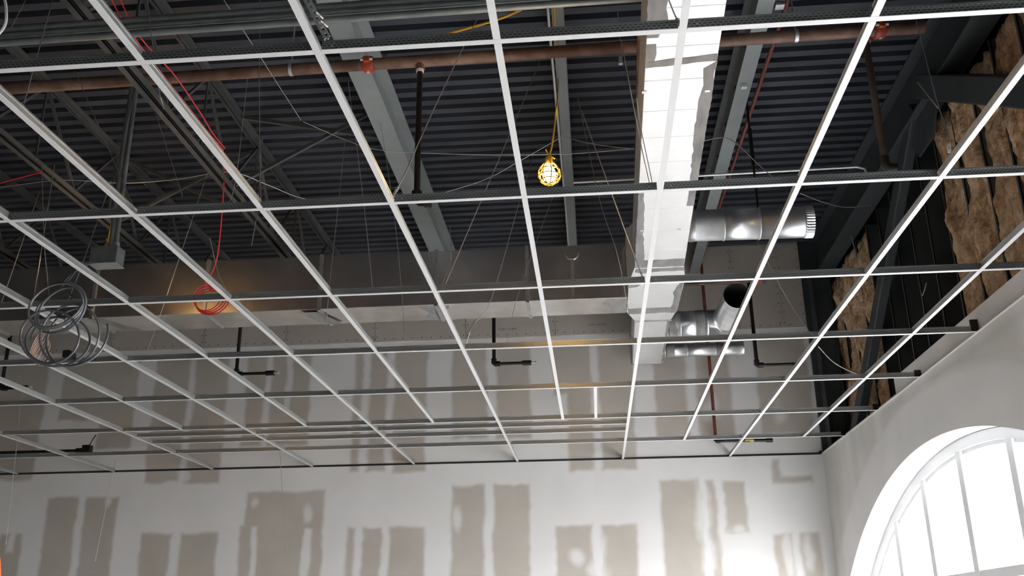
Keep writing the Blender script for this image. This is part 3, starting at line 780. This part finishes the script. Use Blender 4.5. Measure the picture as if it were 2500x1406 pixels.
for px, py in ((712, 158), (1942, 78)): clevis(onY(px, py, YM)[0])
xd = onY(1022, 300, YM)[0]
d1 = thing('sprinkler_drop', 'black sprinkler drop hanging from the rusty main left of the lamp', 'pipe', (xd, YM, 4.4), 'sprinkler drops')
zt = mz(xd)
MB().tube([(xd, YM, zt - .02), (xd, YM, zt - .075)], .034, 14).build('outlet', M['rust'], d1)
MB().tube([(xd, YM, zt - .075), (xd, YM, zt - .095)], .028, 14).build('white_sealant_ring', M['white'], d1)
MB().tube([(xd, YM, zt - .09), (xd, YM, 4.44)], .0215, 14).build('pipe', M['black'], d1)
e = MB(); e.tube([(xd, YM, 4.47), (xd, YM, 4.42), (xd + .02, YM, 4.395), (xd + .09, YM, 4.39)], .032, 12); e.tube([(xd, YM, 4.475), (xd, YM, 4.445)], .037, 12); e.tube([(xd + .055, YM, 4.39), (xd + .1, YM, 4.39)], .038, 12); e.build('elbow', M['black'], d1)
xq = onY(2118, 130, YM)[0]; zq = onY(2165, 400, YM)[2]
d2 = thing('sprinkler_drop', 'brown sprinkler drop from the main beside the insulated wall', 'pipe', (xq, YM, zq), 'sprinkler drops')
MB().tube([(xq, YM, mz(xq) - .02), (xq, YM, zq)], .024, 14).build('pipe', M['oldpipe'], d2)
MB().tube([(xq, YM, mz(xq) - .01), (xq, YM, mz(xq) - .09)], .038, 14).build('outlet', M['coupling'], d2)
e = MB(); e.tube([(xq, YM, zq + .05), (xq, YM, zq), (xq + .02, YM, zq - .03), (xq + .07, YM, zq - .035)], .034, 12); e.build('elbow', M['black'], d2)

def armover(label, px0, py0, px1, py1, Y, top, r=.0205, tip=True, m=None, drop=True):
    a = onY(px0, py0, Y); b = onY(px1, py1, Y); m = m or M['black']
    t = thing('sprinkler_armover', label, 'pipe', a, 'sprinkler armovers')
    z = (a[2] + b[2]) / 2
    if drop:
        MB().tube([(a[0], Y, top), (a[0], Y, z + .02)], r, 12).build('drop_pipe', m, t)
        e = MB(); e.tube([(a[0], Y, z + .06), (a[0], Y, z + .01), (a[0] + .012, Y, z), (a[0] + .07, Y, z)], r * 1.5, 12); e.build('elbow', m, t)
    MB().tube([(a[0] + .03, Y, z), (b[0] - (.09 if tip else 0), Y, z)], r * .85, 12).build('arm_pipe', m, t)
    if tip:
        MB().tube([(b[0] - .15, Y, z), (b[0] - .05, Y, z)], r * 1.45, 12).build('reducer', m, t)
        h = MB(); h.tube([(b[0] - .05, Y, z), (b[0] - .02, Y, z), (b[0], Y, z)], .012, 8); h.tube([(b[0] - .002, Y, z), (b[0] + .002, Y, z)], .022, 10); h.build('sprinkler_head', M['zinc'], t)
    return t
armover('black L-shaped sprinkler armover under the left end of the cross duct', 577, 912, 680, 911, 10.3, onY(1750, 689, 10.3)[2])
armover('black L-shaped sprinkler armover in the middle of the back wall', 1206, 888, 1308, 885, 10.3, onY(1750, 689, 10.3)[2])
armover('black L-shaped sprinkler armover right of the round duct tee', 1848, 891, 1950, 889, 10.3, onY(1750, 689, 10.3)[2], tip=False)
armover('black sprinkler armover cut by the left edge of the picture', 3, 946, 76, 948, 10.3, onY(1750, 689, 10.3)[2])
t = armover('low black sprinkler arm with a boxy end near the back wall', -60, 1108, 218, 1098, 10.35, 3.6, drop=False)
b_ = onY(213, 1098, 10.35)
MB().box((b_[0] - .045, 10.31, b_[2] - .05), (b_[0] + .045, 10.39, b_[2] + .05)).build('end_box', M['black'], t)
MB().tube([(b_[0] + .02, 10.35, b_[2] + .05), (b_[0] + .05, 10.35, b_[2] + .12), (b_[0] + .08, 10.35, b_[2] + .17)], .006, 6).build('tie_wire', M['black'], t)
zbr = onY(1750, 689, 10.3)[2]
sbr = thing('sprinkler_branch', 'brown sprinkler branch line behind the cross duct, reaching right past the tee', 'pipe', (-2, 10.3, zbr))
MB().tube([(-9.0, 10.3, zbr), (2.02, 10.3, zbr)], .030, 14).build('pipe', M['oldpipe'], sbr)
for px in (1795, 1852):
    p = onY(px, 688, 10.3); o = MB().tube([(p[0] - .03, 10.3, zbr), (p[0] + .03, 10.3, zbr)], .042, 14).build('coupling', M['coupling'], sbr); o['label'] = 'red pipe coupling'
# red primed pipe under the deck, dropping down the back wall
rp = thing('red_pipe', 'thin dark red pipe beside the roof beam, dropping down the back wall', 'pipe', (1.45, 8, 5.85))
MB().tube([(1.62, 2.0, 5.85), (1.53, 6.0, 5.85), (1.435, 10.96, 5.85), (1.41, 11.0, 5.82), (1.41, 11.0, 5.75)], .017, 10).build('roof_run', M['redpipe'], rp)
MB().tube([(1.41, 11.0, 5.76), (1.41, 11.0, 3.605)], .019, 10).build('drop', M['redpipe'], rp)
MB().tube([(1.41, 11.0, 3.65), (1.41, 11.0, 3.61), (1.42, 11.0, 3.60), (1.46, 11.0, 3.60)], .027, 10).build('elbow', M['black'], rp)
MB().tube([(1.45, 11.0, 3.60), (2.03, 11.0, 3.592)], .018, 10).build('end_run', M['black'], rp)
MB().tube([(1.735, 11.0, 3.597), (1.835, 11.0, 3.595)], .0185, 10).build('pipe_label', M['yellow_tag'], rp)
MB().tube([(1.97, 11.0, 3.593), (2.045, 11.0, 3.592)], .025, 10).build('end_fitting', M['black'], rp)

# ------------------------------------------------------------------ electrical
rk = [(0.028, 4.75, 5.153), (0.020, 4.73, 5.098), (0.023, 4.72, 5.041)]
for k, (r, yy, z) in enumerate(rk):
    o = MB().tube([(-8.5, yy - .18, z - .12), (-3.7, yy, z - .02), (-1.7, yy + .03, z + .02), (0.9, yy + .05, z + .06), (1.9, yy + .06, z + .075)], r, 12).build('conduit', M['conduit'])
    tag(o, 'grey conduit at the top of the picture, %s of three stacked' % ['highest', 'middle', 'lowest'][k], 'conduit', 'three stacked conduits')
for px in (25, 1175):
    p = onY(px, 90 if px < 500 else 10, 4.94)
    for dz in (0, -.05):
        pass
st = thing('slotted_strut', 'bright slotted steel angle hanging from the conduits at top centre', 'bracket', onY(800, 95, 4.65))
pa, pb = Vector(onY(735, -30, 4.65)), Vector(onY(800, 92, 4.65))
dv = (pb - pa).normalized(); sd = Vector((dv.z, 0, -dv.x))
L_ = (pb - pa).length; nh = 9
def slot_plate():
    mb = MB(); w = .020; hw = .0065
    for s0, s1 in ((-w, -hw), (hw, w)):
        mb.bar(pa + sd * ((s0 + s1) / 2), pb + sd * ((s0 + s1) / 2), .003, s1 - s0, up=sd)
    for k in range(nh + 1):
        q = pa + dv * (L_ * k / nh); h = L_ / nh * .25
        mb.bar(q - dv * h, q + dv * h, .003, 2 * hw, up=sd)
    return mb
slot_plate().build('slotted_face', M['zinc'], st)
MB().bar(pa + sd * .021 + Vector((0, .018, 0)), pb + sd * .021 + Vector((0, .018, 0)), .036, .003, up=sd).build('side_flange', M['zinc'], st)
for q in (.55, .72):
    c = pa + dv * L_ * q; MB().tube([c + Vector((.01, -.03, 0)), c + Vector((.03, .05, .01))], .006, 8).build('bolt', M['zinc'], st)

yb = 6.7
c1, c2 = onY(292, 300, yb), onY(271, 300, yb)
xc1 = onY(268, 600, yb)[0] + .01; zb0 = onY(262, 612, yb)[2]
jb = thing('junction_box', 'grey junction box at the foot of the hanging conduits, left side', 'junction box', (xc1, yb, zb0 - .1))
bx0 = onY(228, 632, yb)[0]; bx1 = onY(293, 632, yb)[0]; bz0 = onY(262, 648, yb)[2]
MB().box((bx0, yb - .06, bz0), (bx1, yb + .07, bz0 + .145)).build('box', M['conduit'], jb, .004)
MB().box((bx0 - .006, yb - .066, bz0 - .004), (bx1 + .006, yb + .076, bz0 + .0)).build('cover', M['galv'], jb)
for dx in (0, .042):
    o = MB().tube([(xc1 + dx, yb, bz0 + .14), (xc1 + dx - .01, yb, 5.2), (xc1 + dx - .012, yb, ZD - .001)], .021 if dx == 0 else .017, 12).build('conduit_drop', M['conduit'], jb)
    MB().tube([(xc1 + dx, yb, bz0 + .14), (xc1 + dx, yb, bz0 + .19)], .028, 12).build('connector', M['galv'], o)

def helix_cable(mb, pts, r, n=8): mb.tube(pts, r, n)
def smooth_path(P, k=10):
    P = [np.array(p, float) for p in P]; P = [2 * P[0] - P[1]] + P + [2 * P[-1] - P[-2]]; out = []
    for i in range(1, len(P) - 2):
        for t in np.linspace(0, 1, k, endpoint=False):
            a, b, c, d = P[i - 1], P[i], P[i + 1], P[i + 2]
            out.append(.5 * ((2 * b) + (-a + c) * t + (2 * a - 5 * b + 4 * c - d) * t * t + (-a + 3 * b - 3 * c + d) * t ** 3))
    out.append(P[-2]); return out
# armoured look of the metal clad cable: wave banding along its loops
def mc_material():
    Mt = bpy.data.materials.new('spiral_armour'); Mt.use_nodes = True
    nt = Mt.node_tree; b = nt.nodes['Principled BSDF']; b.inputs['Roughness'].default_value = .38; b.inputs['Metallic'].default_value = .55
    b.inputs['Base Color'].default_value = (.42, .44, .46, 1)
    return Mt
def mc_loop(cx, cz, rx, rz, y, tilt, ph0, turns, drift):
    pts = []
    N = int(44 * turns)
    for i in range(N + 1):
        a = ph0 + 2 * math.pi * turns * i / N
        w = 1 + .05 * math.sin(a * .37 + drift * 5)
        u, v = rx * w * math.cos(a), rz * w * math.sin(a)
        pts.append((cx + u * math.cos(tilt) - v * math.sin(tilt) + drift * .03 * i / N, y + .05 * math.sin(a * .5 + drift) + .02 * i / N, cz + u * math.sin(tilt) + v * math.cos(tilt)))
    return pts
def ridged(pts, r):
    """resample evenly and ripple the radius: spiral armour"""
    P = [np.array(p) for p in pts]; out = [P[0]]; acc = 0; step = .0085
    for a, b in zip(P[:-1], P[1:]):
        L = np.linalg.norm(b - a)
        while acc + step <= L:
            acc += step; out.append(a + (b - a) * acc / L)
        acc -= L
    rad = [r * (1.0 if i % 2 else 0.84) for i in range(len(out))]
    return out, rad
YC = 4.9
def C(px, py, dy=0.0): return onY(px, py, YC + dy)
cc = C(148, 755)
sc_ = (onY(248, 755, YC)[0] - onY(148, 755, YC)[0]) / 100.0
coils = [('upper', mc_loop(C(146, 754)[0], C(144, 754)[2], 63 * sc_, 52 * sc_, YC - .03, .55, 2.2, 3.6, .2), .0075),
         ('lower right', mc_loop(C(166, 815)[0], C(166, 815)[2], 72 * sc_, 74 * sc_, YC + .03, .2, .9, 1.9, .5), .0075),
         ('lower left', mc_loop(C(124, 826)[0], C(124, 826)[2], 74 * sc_, 60 * sc_, YC, -.35, 1.6, 2.3, .8), .0075)]
ctop = Vector(onY(222, 637, 6.58))
mcx = thing('cable_coil', 'tangled grey armoured cable coil hanging below the junction box', 'cable', C(145, 888))
for k, (nm, pts, r) in enumerate(coils):
    lead = smooth_path([ctop + Vector((.0 + .01 * k, .02 * k, -.01)), onY(196, 650 + 4 * k, 6.3), onY(160 - 6 * k, 690 + 8 * k, 5.7), pts[0]], 12) if k < 2 else [pts[0]]
    P_, rad = ridged([tuple(p) for p in lead[:-1]] + pts, r)
    MB().tube(P_, r, 6, True, rad).build('cable_loop', M['mc'], mcx)
tp = C(167, 866); MB().box((tp[0] - .022, tp[1] - .03, tp[2] - .022), (tp[0] + .022, tp[1] + .05, tp[2] + .022)).build('tape_wrap', M['black'], mcx, .008)
bc = thing('beige_cable_coil', 'small coil of thin beige wire beside the grey cable coil', 'cable', C(72, 858))
for k in range(5):
    MB().tube(mc_loop(C(70, 826)[0] + .004 * k, C(70, 826)[2] - .012 * k, (15 + 2 * k) * sc_, (34 - k) * sc_, YC + .05 + .01 * k, -.35 + .06 * k, 0, 1, 0), .003, 5).build('wire_loop', M['beige'], bc)

# white cable loop at the upper left corner
o = MB().tube(smooth_path([onY(-30, -20, 3.2), onY(6, -10, 3.2), onY(15, 30, 3.2), onY(10, 65, 3.2), onY(-20, 100, 3.2)], 8), .0065, 8).build('white_cable', M['white'])
tag(o, 'white cable loop cut by the upper left corner', 'cable')

# red alarm cable
ZR = 5.20
def rz(px, py, z=ZR): return onZ(px, py, z)
for k, pp in enumerate(([(262, -20), (300, 50), (345, 115), (405, 192), (468, 272), (512, 328), (545, 366)], [(285, -20), (325, 65), (365, 118), (428, 186), (492, 280), (520, 326), (549, 362)])):
    o = MB().tube(smooth_path([rz(*p) for p in pp], 6), .0052, 6).build('red_cable', M['red'])
    tag(o, 'red alarm cable along the first roof joist, %s of the pair' % ['left', 'right'][k], 'cable', 'red cables')
rc = thing('red_cable_coil', 'red alarm cable hanging down to a coil before the cross duct', 'cable', onY(505, 755, 7.6))
p_top = onY(541, 366, 7.05)
MB().tube(smooth_path([p_top, onY(547, 430, 7.2), onY(540, 545, 7.3), onY(530, 630, 7.4), onY(514, 672, 7.5), onY(500, 692, 7.55)], 8), .0058, 6).build('lead', M['red'], rc)
c0 = onY(507, 726, 7.55); s0 = (onY(607, 726, 7.55)[0] - c0[0]) / 100
for k in range(4):
    MB().tube([(c0[0] + (34 + 2 * k) * s0 * math.cos(a) + .01 * k, 7.55 + .012 * k + .01 * math.sin(2 * a), c0[2] + (33 - k) * s0 * math.sin(a) - .012 * k) for a in np.linspace(.6, 2 * math.pi + .4, 34)], .0058, 6).build('loop', M['red'], rc)
o = MB().tube(smooth_path([rz(-20, 452), rz(40, 436), rz(100, 420)], 6), .006, 6).build('red_cable', M['red'])
tag(o, 'short piece of red cable at the left edge above the grid', 'cable', 'red cables')

# thin conduit across the roof, rod and fittings right of the main duct
o = MB().tube([(-.08, 8.3, 5.63), (2.15, 8.22, 5.61), (2.55, 8.21, 5.61), (2.62, 8.2, 5.58), (2.63, 8.2, 5.5)], .013, 10).build('conduit', M['zinc'])
tag(o, 'thin bright conduit running across behind the main duct', 'conduit')
o = MB().tube([onZ(1560, 60, 5.35), onZ(1556, 250, 5.35), onZ(1551, 470, 5.35)], .011, 8).build('rusty_rod', M['rust'])
tag(o, 'thin rusty pipe hugging the left side of the main duct', 'pipe')
hb = thing('duct_hanger', 'black hanger rod dropping onto the large round duct', 'hanger', (1.45, 7.38, 4.85))
pt = onY(1830, 315, 7.38); MB().tube([(pt[0], 7.38, ZD - .001), (pt[0], 7.38, 4.86)], .009, 8).build('rod', M['black'], hb)
MB().tube([(pt[0], 7.38, pt[2]), (pt[0], 7.38, pt[2] - .35)], .017, 8).build('sleeve', M['black'], hb)
p = onZ(1816, 208, 5.685)
o = MB().box((p[0] - .022, p[1] - .02, 5.66), (p[0] + .022, p[1] + .02, 5.6895)).build('beam_clamp', M['zinc']); tag(o, 'small bright clamp under the roof beam right of the duct', 'clamp')
p = onZ(1903, 12, 5.7)
o = MB().box((p[0] - .03, p[1] - .03, 5.68), (p[0] + .03, p[1] + .03, 5.70)).build('pipe_bracket', M['zinc']); tag(o, 'bright perforated bracket at the top edge beside the red pipe', 'bracket')
MB().tube([(p[0], p[1], 5.70), (p[0], p[1], ZD - .001)], .006, 6).build('rod', M['wire'], o)
p = onZ(1515, 148, 5.6)
o = MB().box((p[0] - .014, p[1] - .014, 5.57), (p[0] + .014, p[1] + .014, 5.63)).build('wire_clip', M['zinc']); tag(o, 'small pale clip hanging by itself under the deck near the duct', 'clip')
MB().tube([(p[0], p[1], 5.63), (p[0], p[1], ZD - .001)], .004, 6).build('rod', M['wire'], o)
# conduit strapped along the narrow beam
o = MB().tube([(-.185, 3.0, 5.74), (-.19, 6.0, 5.735), (-.175, 9.2, 5.735), (-.18, 10.9, 5.735)], .012, 8).build('conduit', M['zinc'])
tag(o, 'thin pale conduit strapped along the narrow beam behind the lamp', 'conduit')

# ------------------------------------------------------------------ cage lamps
bulb_m = mat('lit_bulb', (1, .8, .5), .5, emit=(1.0, .56, .17), estr=160)
def cage_lamp(label, loc, s, watts):
    t = thing('cage_lamp', label, 'lamp', loc, 'temporary string lamps'); x, y, z = loc
    # bulb
    prof = [(-.058, .002), (-.055, .016), (-.044, .030), (-.028, .0385), (-.010, .040), (.010, .034), (.026, .024), (.040, .017), (.052, .015)]
    MB().tube([(x, y, z + a * s) for a, r in prof], 0, 20, True, [r * s for a, r in prof]).build('bulb', bulb_m, t)
    MB().tube([(x, y, z + .050 * s), (x, y, z + .062 * s), (x, y, z + .095 * s), (x, y, z + .105 * s)], 0, 14, True, [.021 * s, .024 * s, .021 * s, .012 * s]).build('socket', M['yellow'], t)
    cg = MB(); cp = [(.062, .024), (.045, .040), (.015, .060), (-.020, .0655), (-.050, .054), (-.074, .026), (-.079, .004)]
    for k in range(8):
        a = 2 * math.pi * (k + .3) / 8
        cg.tube(smooth_path([(x + r * s * math.cos(a), y + r * s * math.sin(a), z + h * s) for h, r in cp], 4), .0038 * s, 6)
    for h, r in ((.045, .0405), (.010, .062), (-.024, .0655), (-.052, .053)):
        cg.tube([(x + r * s * math.cos(a), y + r * s * math.sin(a), z + h * s) for a in np.linspace(0, 2 * math.pi, 25)], .0035 * s, 6, False)
    cg.build('cage', M['yellow'], t)
    kn = MB(); kn.tube([(x, y, z + .1 * s), (x - .006, y, z + .125 * s), (x - .016, y, z + .15 * s)], .005 * s, 6); kn.tube([(x, y, z + .12 * s), (x + .014 * s, y, z + .105 * s), (x + .034 * s, y - .005, z + .085 * s)], .0045 * s, 6); kn.build('tie', M['yellow'], t)
    l = bpy.data.lights.new('bulb_light', 'POINT'); l.energy = watts; l.color = (1.0, .60, .26); l.shadow_soft_size = .045 * s
    lo = bpy.data.objects.new('bulb_light', l); COL.objects.link(lo); lo.parent = t; lo.matrix_parent_inverse = Matrix.Translation(-Vector(loc)); lo.location = (x, y, z - .01)
    return t
l1 = onY(1341, 421, 5.0); lamp1 = cage_lamp('lit yellow cage lamp glowing orange, hanging on a cord', tuple(l1), 1.0, 55)
l2 = onY(259, 622, 7.25); lamp2 = cage_lamp('lit cage lamp half hidden behind the grey junction box', tuple(l2), 1.0, 55)
cd_ = smooth_path([(l1[0], l1[1], l1[2] + .10), onY(1347, 355, 5.02), onY(1356, 290, 5.08), onY(1361, 240, 5.2), onZ(1362, 196, 5.70), onZ(1358, 120, 5.705), onZ(1352, -20, 5.705)], 8)
o = MB().tube(cd_, .0055, 8).build('yellow_cord', M['yellow']); tag(o, 'yellow cord running down the beam to the lit cage lamp', 'cord', 'yellow cords')
o = MB().tube(smooth_path([onZ(1035, 97, 5.5), onZ(1130, 72, 5.5), onZ(1230, 42, 5.5), onZ(1330, -5, 5.55)], 6), .009, 8).build('yellow_cord', M['yellow']); tag(o, 'yellow cord slanting under the deck at the top centre', 'cord', 'yellow cords')
o = MB().tube(smooth_path([(l2[0], l2[1], l2[2] + .10), (l2[0] + .01, l2[1], 5.15), (l2[0] + .02, l2[1], ZD - .002)], 8), .0055, 8).build('yellow_cord', M['yellow']); tag(o, 'yellow cord above the hidden lamp behind the junction box', 'cord', 'yellow cords')

# ------------------------------------------------------------------ hanger wires
G = ZG + .045
def wire(label, pts, r=.0021, twist=False, m='wire'):
    P = [(onZ(p[0], p[1], p[3]) if p[2] == 'Z' else onY(p[0], p[1], p[3])) for p in pts]
    P = smooth_path(P, 6) if len(P) > 2 else P
    mb = MB().tube(P, r, 5)
    if twist:
        a, b = np.array(P[0]), np.array(P[min(3, len(P) - 1)])
        mb.tube([tuple(a + (b - a) * t + np.array([.007 * math.cos(t * 40), .007 * math.sin(t * 40), 0])) for t in np.linspace(0, 1, 44)], r * .8, 4)
    o = mb.build('hanger_wire', M[m]); tag(o, label, 'wire', 'steel hanger wires'); return o
wire('loose hanger wire near the upper left corner with a cut end', [(56, 261, 'Z', 4.0), (131, -10, 'Z', 5.4)], .003)
wire('faint hanger wire left of the loose one in the upper left corner', [(27, 68, 'Z', 4.6), (68, -10, 'Z', 5.5)])
wire('loose hanger wire crossing the runner below the red cables, upper left', [(400, 266, 'Z', 3.9), (383, 190, 'Z', 4.1), (358, -10, 'Z', 5.2)], .0026)
wire('bright straight wire slanting to the bridging bar, upper left', [(735, 294, 'Z', 5.7), (540, -10, 'Z', 5.2)], .0034)
wire('long sagging tie wire from the bridging bar to the main duct', [(740, 297, 'Z', 5.6), (840, 340, 'Z', 5.5), (925, 366, 'Z', 5.4), (1100, 376, 'Z', 5.35), (1260, 378, 'Z', 5.35), (1400, 375, 'Z', 5.4), (1548, 363, 'Z', 5.4)], .0035)
wire('upright hanger wire on the fourth splitter left of the pale beam', [(637, 500, 'Z', G), (633, 240, 'Z', 4.6), (635, -10, 'Z', 5.8)])
wire('slanting hanger wire just left of the upright one', [(550, 518, 'Z', 4.3), (577, 430, 'Z', 4.6), (606, 175, 'Z', 5.6)])
wire('long hanger wire slanting past the red coil to the cross duct', [(352, 878, 'Z', 3.9), (406, 726, 'Z', 4.3), (505, 427, 'Z', 5.6), (535, 345, 'Z', 6.028)], .0028)
wire('faint wire from the rusty main down to the runner, left', [(324, 500, 'Z', G), (184, 174, 'Z', 5.2)])
wire('faint wire right of the hanging conduits', [(446, 480, 'Z', 4.5), (355, 200, 'Z', 5.6)])
wire('short wire hugging the right side of the hanging conduits', [(304, 335, 'Z', 5.0), (338, 190, 'Z', 5.6)])
wire('left wire of the pair hanging over the cable coil', [(79, 745, 'Z', G), (104, 590, 'Z', 4.3), (133, 404, 'Z', 5.3)], .0034)
wire('right wire of the pair hanging over the cable coil', [(121, 738, 'Z', 3.7), (108, 590, 'Z', 4.3), (102, 398, 'Z', 5.3)], .003)
wire('sloping wire passing left of the junction box', [(165, 737, 'Z', 3.7), (205, 634, 'Z', 4.1), (262, 470, 'Z', 5.2)], .0028)
wire('sloping wire by the left edge beside the cable coil', [(-3, 757, 'Z', G), (61, 572, 'Z', 4.4), (95, 470, 'Z', 5.3)], .0026)
wire('bright cut wire end beside the red cable above its coil', [(512, 580, 'Z', 4.6), (533, 668, 'Z', 4.3), (545, 690, 'Z', 4.15), (557, 722, 'Z', G)], .0034)
wire('bright short wire end above the seventh cross row, left of the pale beam', [(614, 600, 'Z', 4.3), (628, 518, 'Z', 4.7), (632, 470, 'Z', 4.9), (640, 330, 'Z', 6.029)], .0034)
wire('upright wire before the left half of the cross duct', [(797, 798, 'Z', 3.7), (803, 709, 'Z', 4.0), (826, 500, 'Z', 5.0), (842, 345, 'Z', 6.029)], .0026)
wire('long wire slanting down left of the lit lamp', [(1083, 704, 'Z', G), (1180, 478, 'Z', 4.35), (1243, 331, 'Z', 5.0), (1318, 150, 'Z', 5.95)], .0028)
wire('wire twisted around itself at the runner below the lamp', [(1134, 856, 'Z', G), (1148, 808, 'Z', 3.6), (1160, 786, 'Z', 3.7), (1200, 728, 'Z', 3.9), (1267, 497, 'Z', 5.0), (1305, 370, 'Z', 5.9)], .003)
wire('faint wire falling from the lamp side to the middle of the back wall', [(1236, 842, 'Z', G), (1264, 723, 'Z', 3.9), (1332, 528, 'Z', 4.9), (1385, 390, 'Z', 5.9)])
wire('wire falling right of the lamp, left of two beside the duct', [(1533, 752, 'Z', 3.9), (1506, 617, 'Z', 4.3), (1462, 480, 'Z', 4.9), (1408, 225, 'Z', 6.028)], .0026)
wire('wire twisted on the second main runner in front of the duct', [(1573, 686, 'Z', G), (1547, 620, 'Z', 3.65), (1496, 480, 'Z', 4.1), (1420, 270, 'Z', 5.0)], .0028, True)
wire('wire tied at the second runner crossing the duct edge near the lamp', [(1593, 462, 'Z', G), (1584, 440, 'Z', 3.55), (1557, 314, 'Z', 3.9), (1516, 96, 'Z', 4.8)], .0024, True)
wire('second strand of the tie crossing the white duct near the lamp', [(1593, 458, 'Z', G), (1588, 425, 'Z', 3.6), (1562, 300, 'Z', 4.0), (1554, 240, 'Z', 4.3)], .0022)
wire('curly tie wire in front of the white duct at the top', [(1660, 62, 'Z', G), (1645, 30, 'Z', 3.6), (1630, -8, 'Z', 3.8)], .0028, True)
wire('long wire slanting from the conduits to the third main runner', [(957, 484, 'Z', G), (985, 432, 'Z', 3.6), (1000, 400, 'Z', 3.75), (1032, 326, 'Z', 4.0), (1100, 180, 'Z', 4.6), (1180, 15, 'Z', 5.4)], .003, True)
wire('faint wire right of the black drop, tied low on the pale beam', [(1080, 694, 'Z', 3.6), (1098, 640, 'Z', 3.9), (1101, 618, 'Z', 4.0), (1098, 550, 'Z', 5.2)], .003)
wire('upright wire in front of the cross duct left of the pale beam', [(910, 706, 'Z', G), (885, 470, 'Z', 4.3), (850, 200, 'Z', 5.6)], .0022)
wire('upright wire between the cross duct joints under the pale beam', [(987, 815, 'Z', 3.5), (980, 706, 'Z', 3.9), (963, 531, 'Z', 4.6), (930, 300, 'Z', 5.6)], .0022)
wire('curled wire tied to the runner before the insulation', [(2318, 372, 'Z', 3.65), (2312, 320, 'Z', 3.8), (2285, 239, 'Z', 4.1), (2237, 51, 'Z', 5.0)], .0026, True)
wire('short wire slanting across the brace to the curled one', [(2290, 264, 'Z', 4.0), (2240, 201, 'Z', 4.5)], .0026)
wire('sagging cable from the duct to the fifth row right of the lamp', [(1715, 345, 'Z', 5.3), (1765, 336, 'Z', 5.3), (1800, 352, 'Z', 5.2), (1850, 400, 'Z', 5.0), (1900, 444, 'Z', 4.8)], .0034)
wire('sagging cable bridging from the runner to the corner brace', [(1954, 472, 'Z', 4.7), (2005, 492, 'Z', 4.8), (2063, 506, 'Z', 4.95), (2128, 501, 'Z', 5.15)], .0032)
wire('pale wire hanging past the round duct to the right wall corner', [(1981, 818, 'Z', 3.7), (1930, 742, 'Z', 4.0), (1885, 660, 'Z', 4.3), (1844, 579, 'Z', 4.75)], .0038)
wire('pale double wire drooping across the corner braces', [(1998, 846, 'Z', 3.6), (2030, 880, 'Z', 3.66), (2062, 900, 'Z', 3.62), (2100, 914, 'Z', 3.6), (2160, 916, 'Z', 3.50), (2180, 912, 'Z', 3.482)], .0036)
wire('thin wire hanging below the grid before the left wall patches', [(232, 1370, 'Y', 9.9), (253, 1267, 'Y', 9.95), (283, 1120, 'Y', 10.02)], .0032)
wire('thin wire hanging below the grid before the wide wall patch', [(703, 1356, 'Y', 9.9), (692, 1240, 'Y', 9.95), (683, 1095, 'Y', 10.02)], .0032)
wire('thin wire hanging below the grid at the left edge', [(14, 1329, 'Y', 9.6), (30, 1180, 'Y', 9.6), (44, 1060, 'Y', 9.6), (52, 950, 'Y', 9.6)], .0032)
wire('white cable sagging under the deck from the black drop to the beam', [(1045, 482, 'Z', 5.0), (1180, 440, 'Z', 5.3), (1265, 395, 'Z', 5.5), (1372, 334, 'Z', 5.68)], .0034)
wire('white cable sagging under the deck from the beam to the duct', [(1374, 334, 'Z', 5.68), (1450, 352, 'Z', 5.5), (1545, 364, 'Z', 5.4)], .0034)
wire('pale cable lying low between the first two joists', [(-5, 458, 'Z', 5.28), (150, 440, 'Z', 5.27), (300, 447, 'Z', 5.26), (430, 438, 'Z', 5.26), (560, 420, 'Z', 5.3), (650, 450, 'Z', 5.3), (730, 482, 'Z', 5.3), (800, 492, 'Z', 5.3)], .0036)

# ------------------------------------------------------------------ orange step ladder at the left edge
ld = thing('step_ladder', 'orange fibreglass step ladder cut by the lower left edge', 'ladder', (-4.05, 6.0, 0))
lx = onY(5, 1395, 6.0)[0] - .075
top = 2.17
for s, yo in ((0, 0), (1, 0)):
    xx = lx - .03 - s * .42
    sgn = -1 if s == 0 else 1
    MB().tube([(xx + .06 * (1 - 2 * s), 5.72, .0), (xx + .02 * (1 - 2 * s), 5.9, 1.3), (xx, 6.0, top - .08), (xx - .02 * (1 - 2 * s), 6.0, top - .01)], .035, 10).build('front_rail', M['orange'], ld)
    MB().tube([(xx + .06 * (1 - 2 * s), 6.75, .0), (xx, 6.08, top - .1)], .025, 10).build('rear_rail', M['orange'], ld)
for k in range(6):
    z = .3 + k * .3; yy = 5.72 + .28 * z / top
    MB().box((lx - .44, yy - .02, z - .015), (lx - .04, yy + .09, z + .015)).build('step', M['zinc'], ld)
MB().box((lx - .46, 5.93, top - .07), (lx - .05, 6.15, top - .02)).build('top_cap', M['orange'], ld, .015)
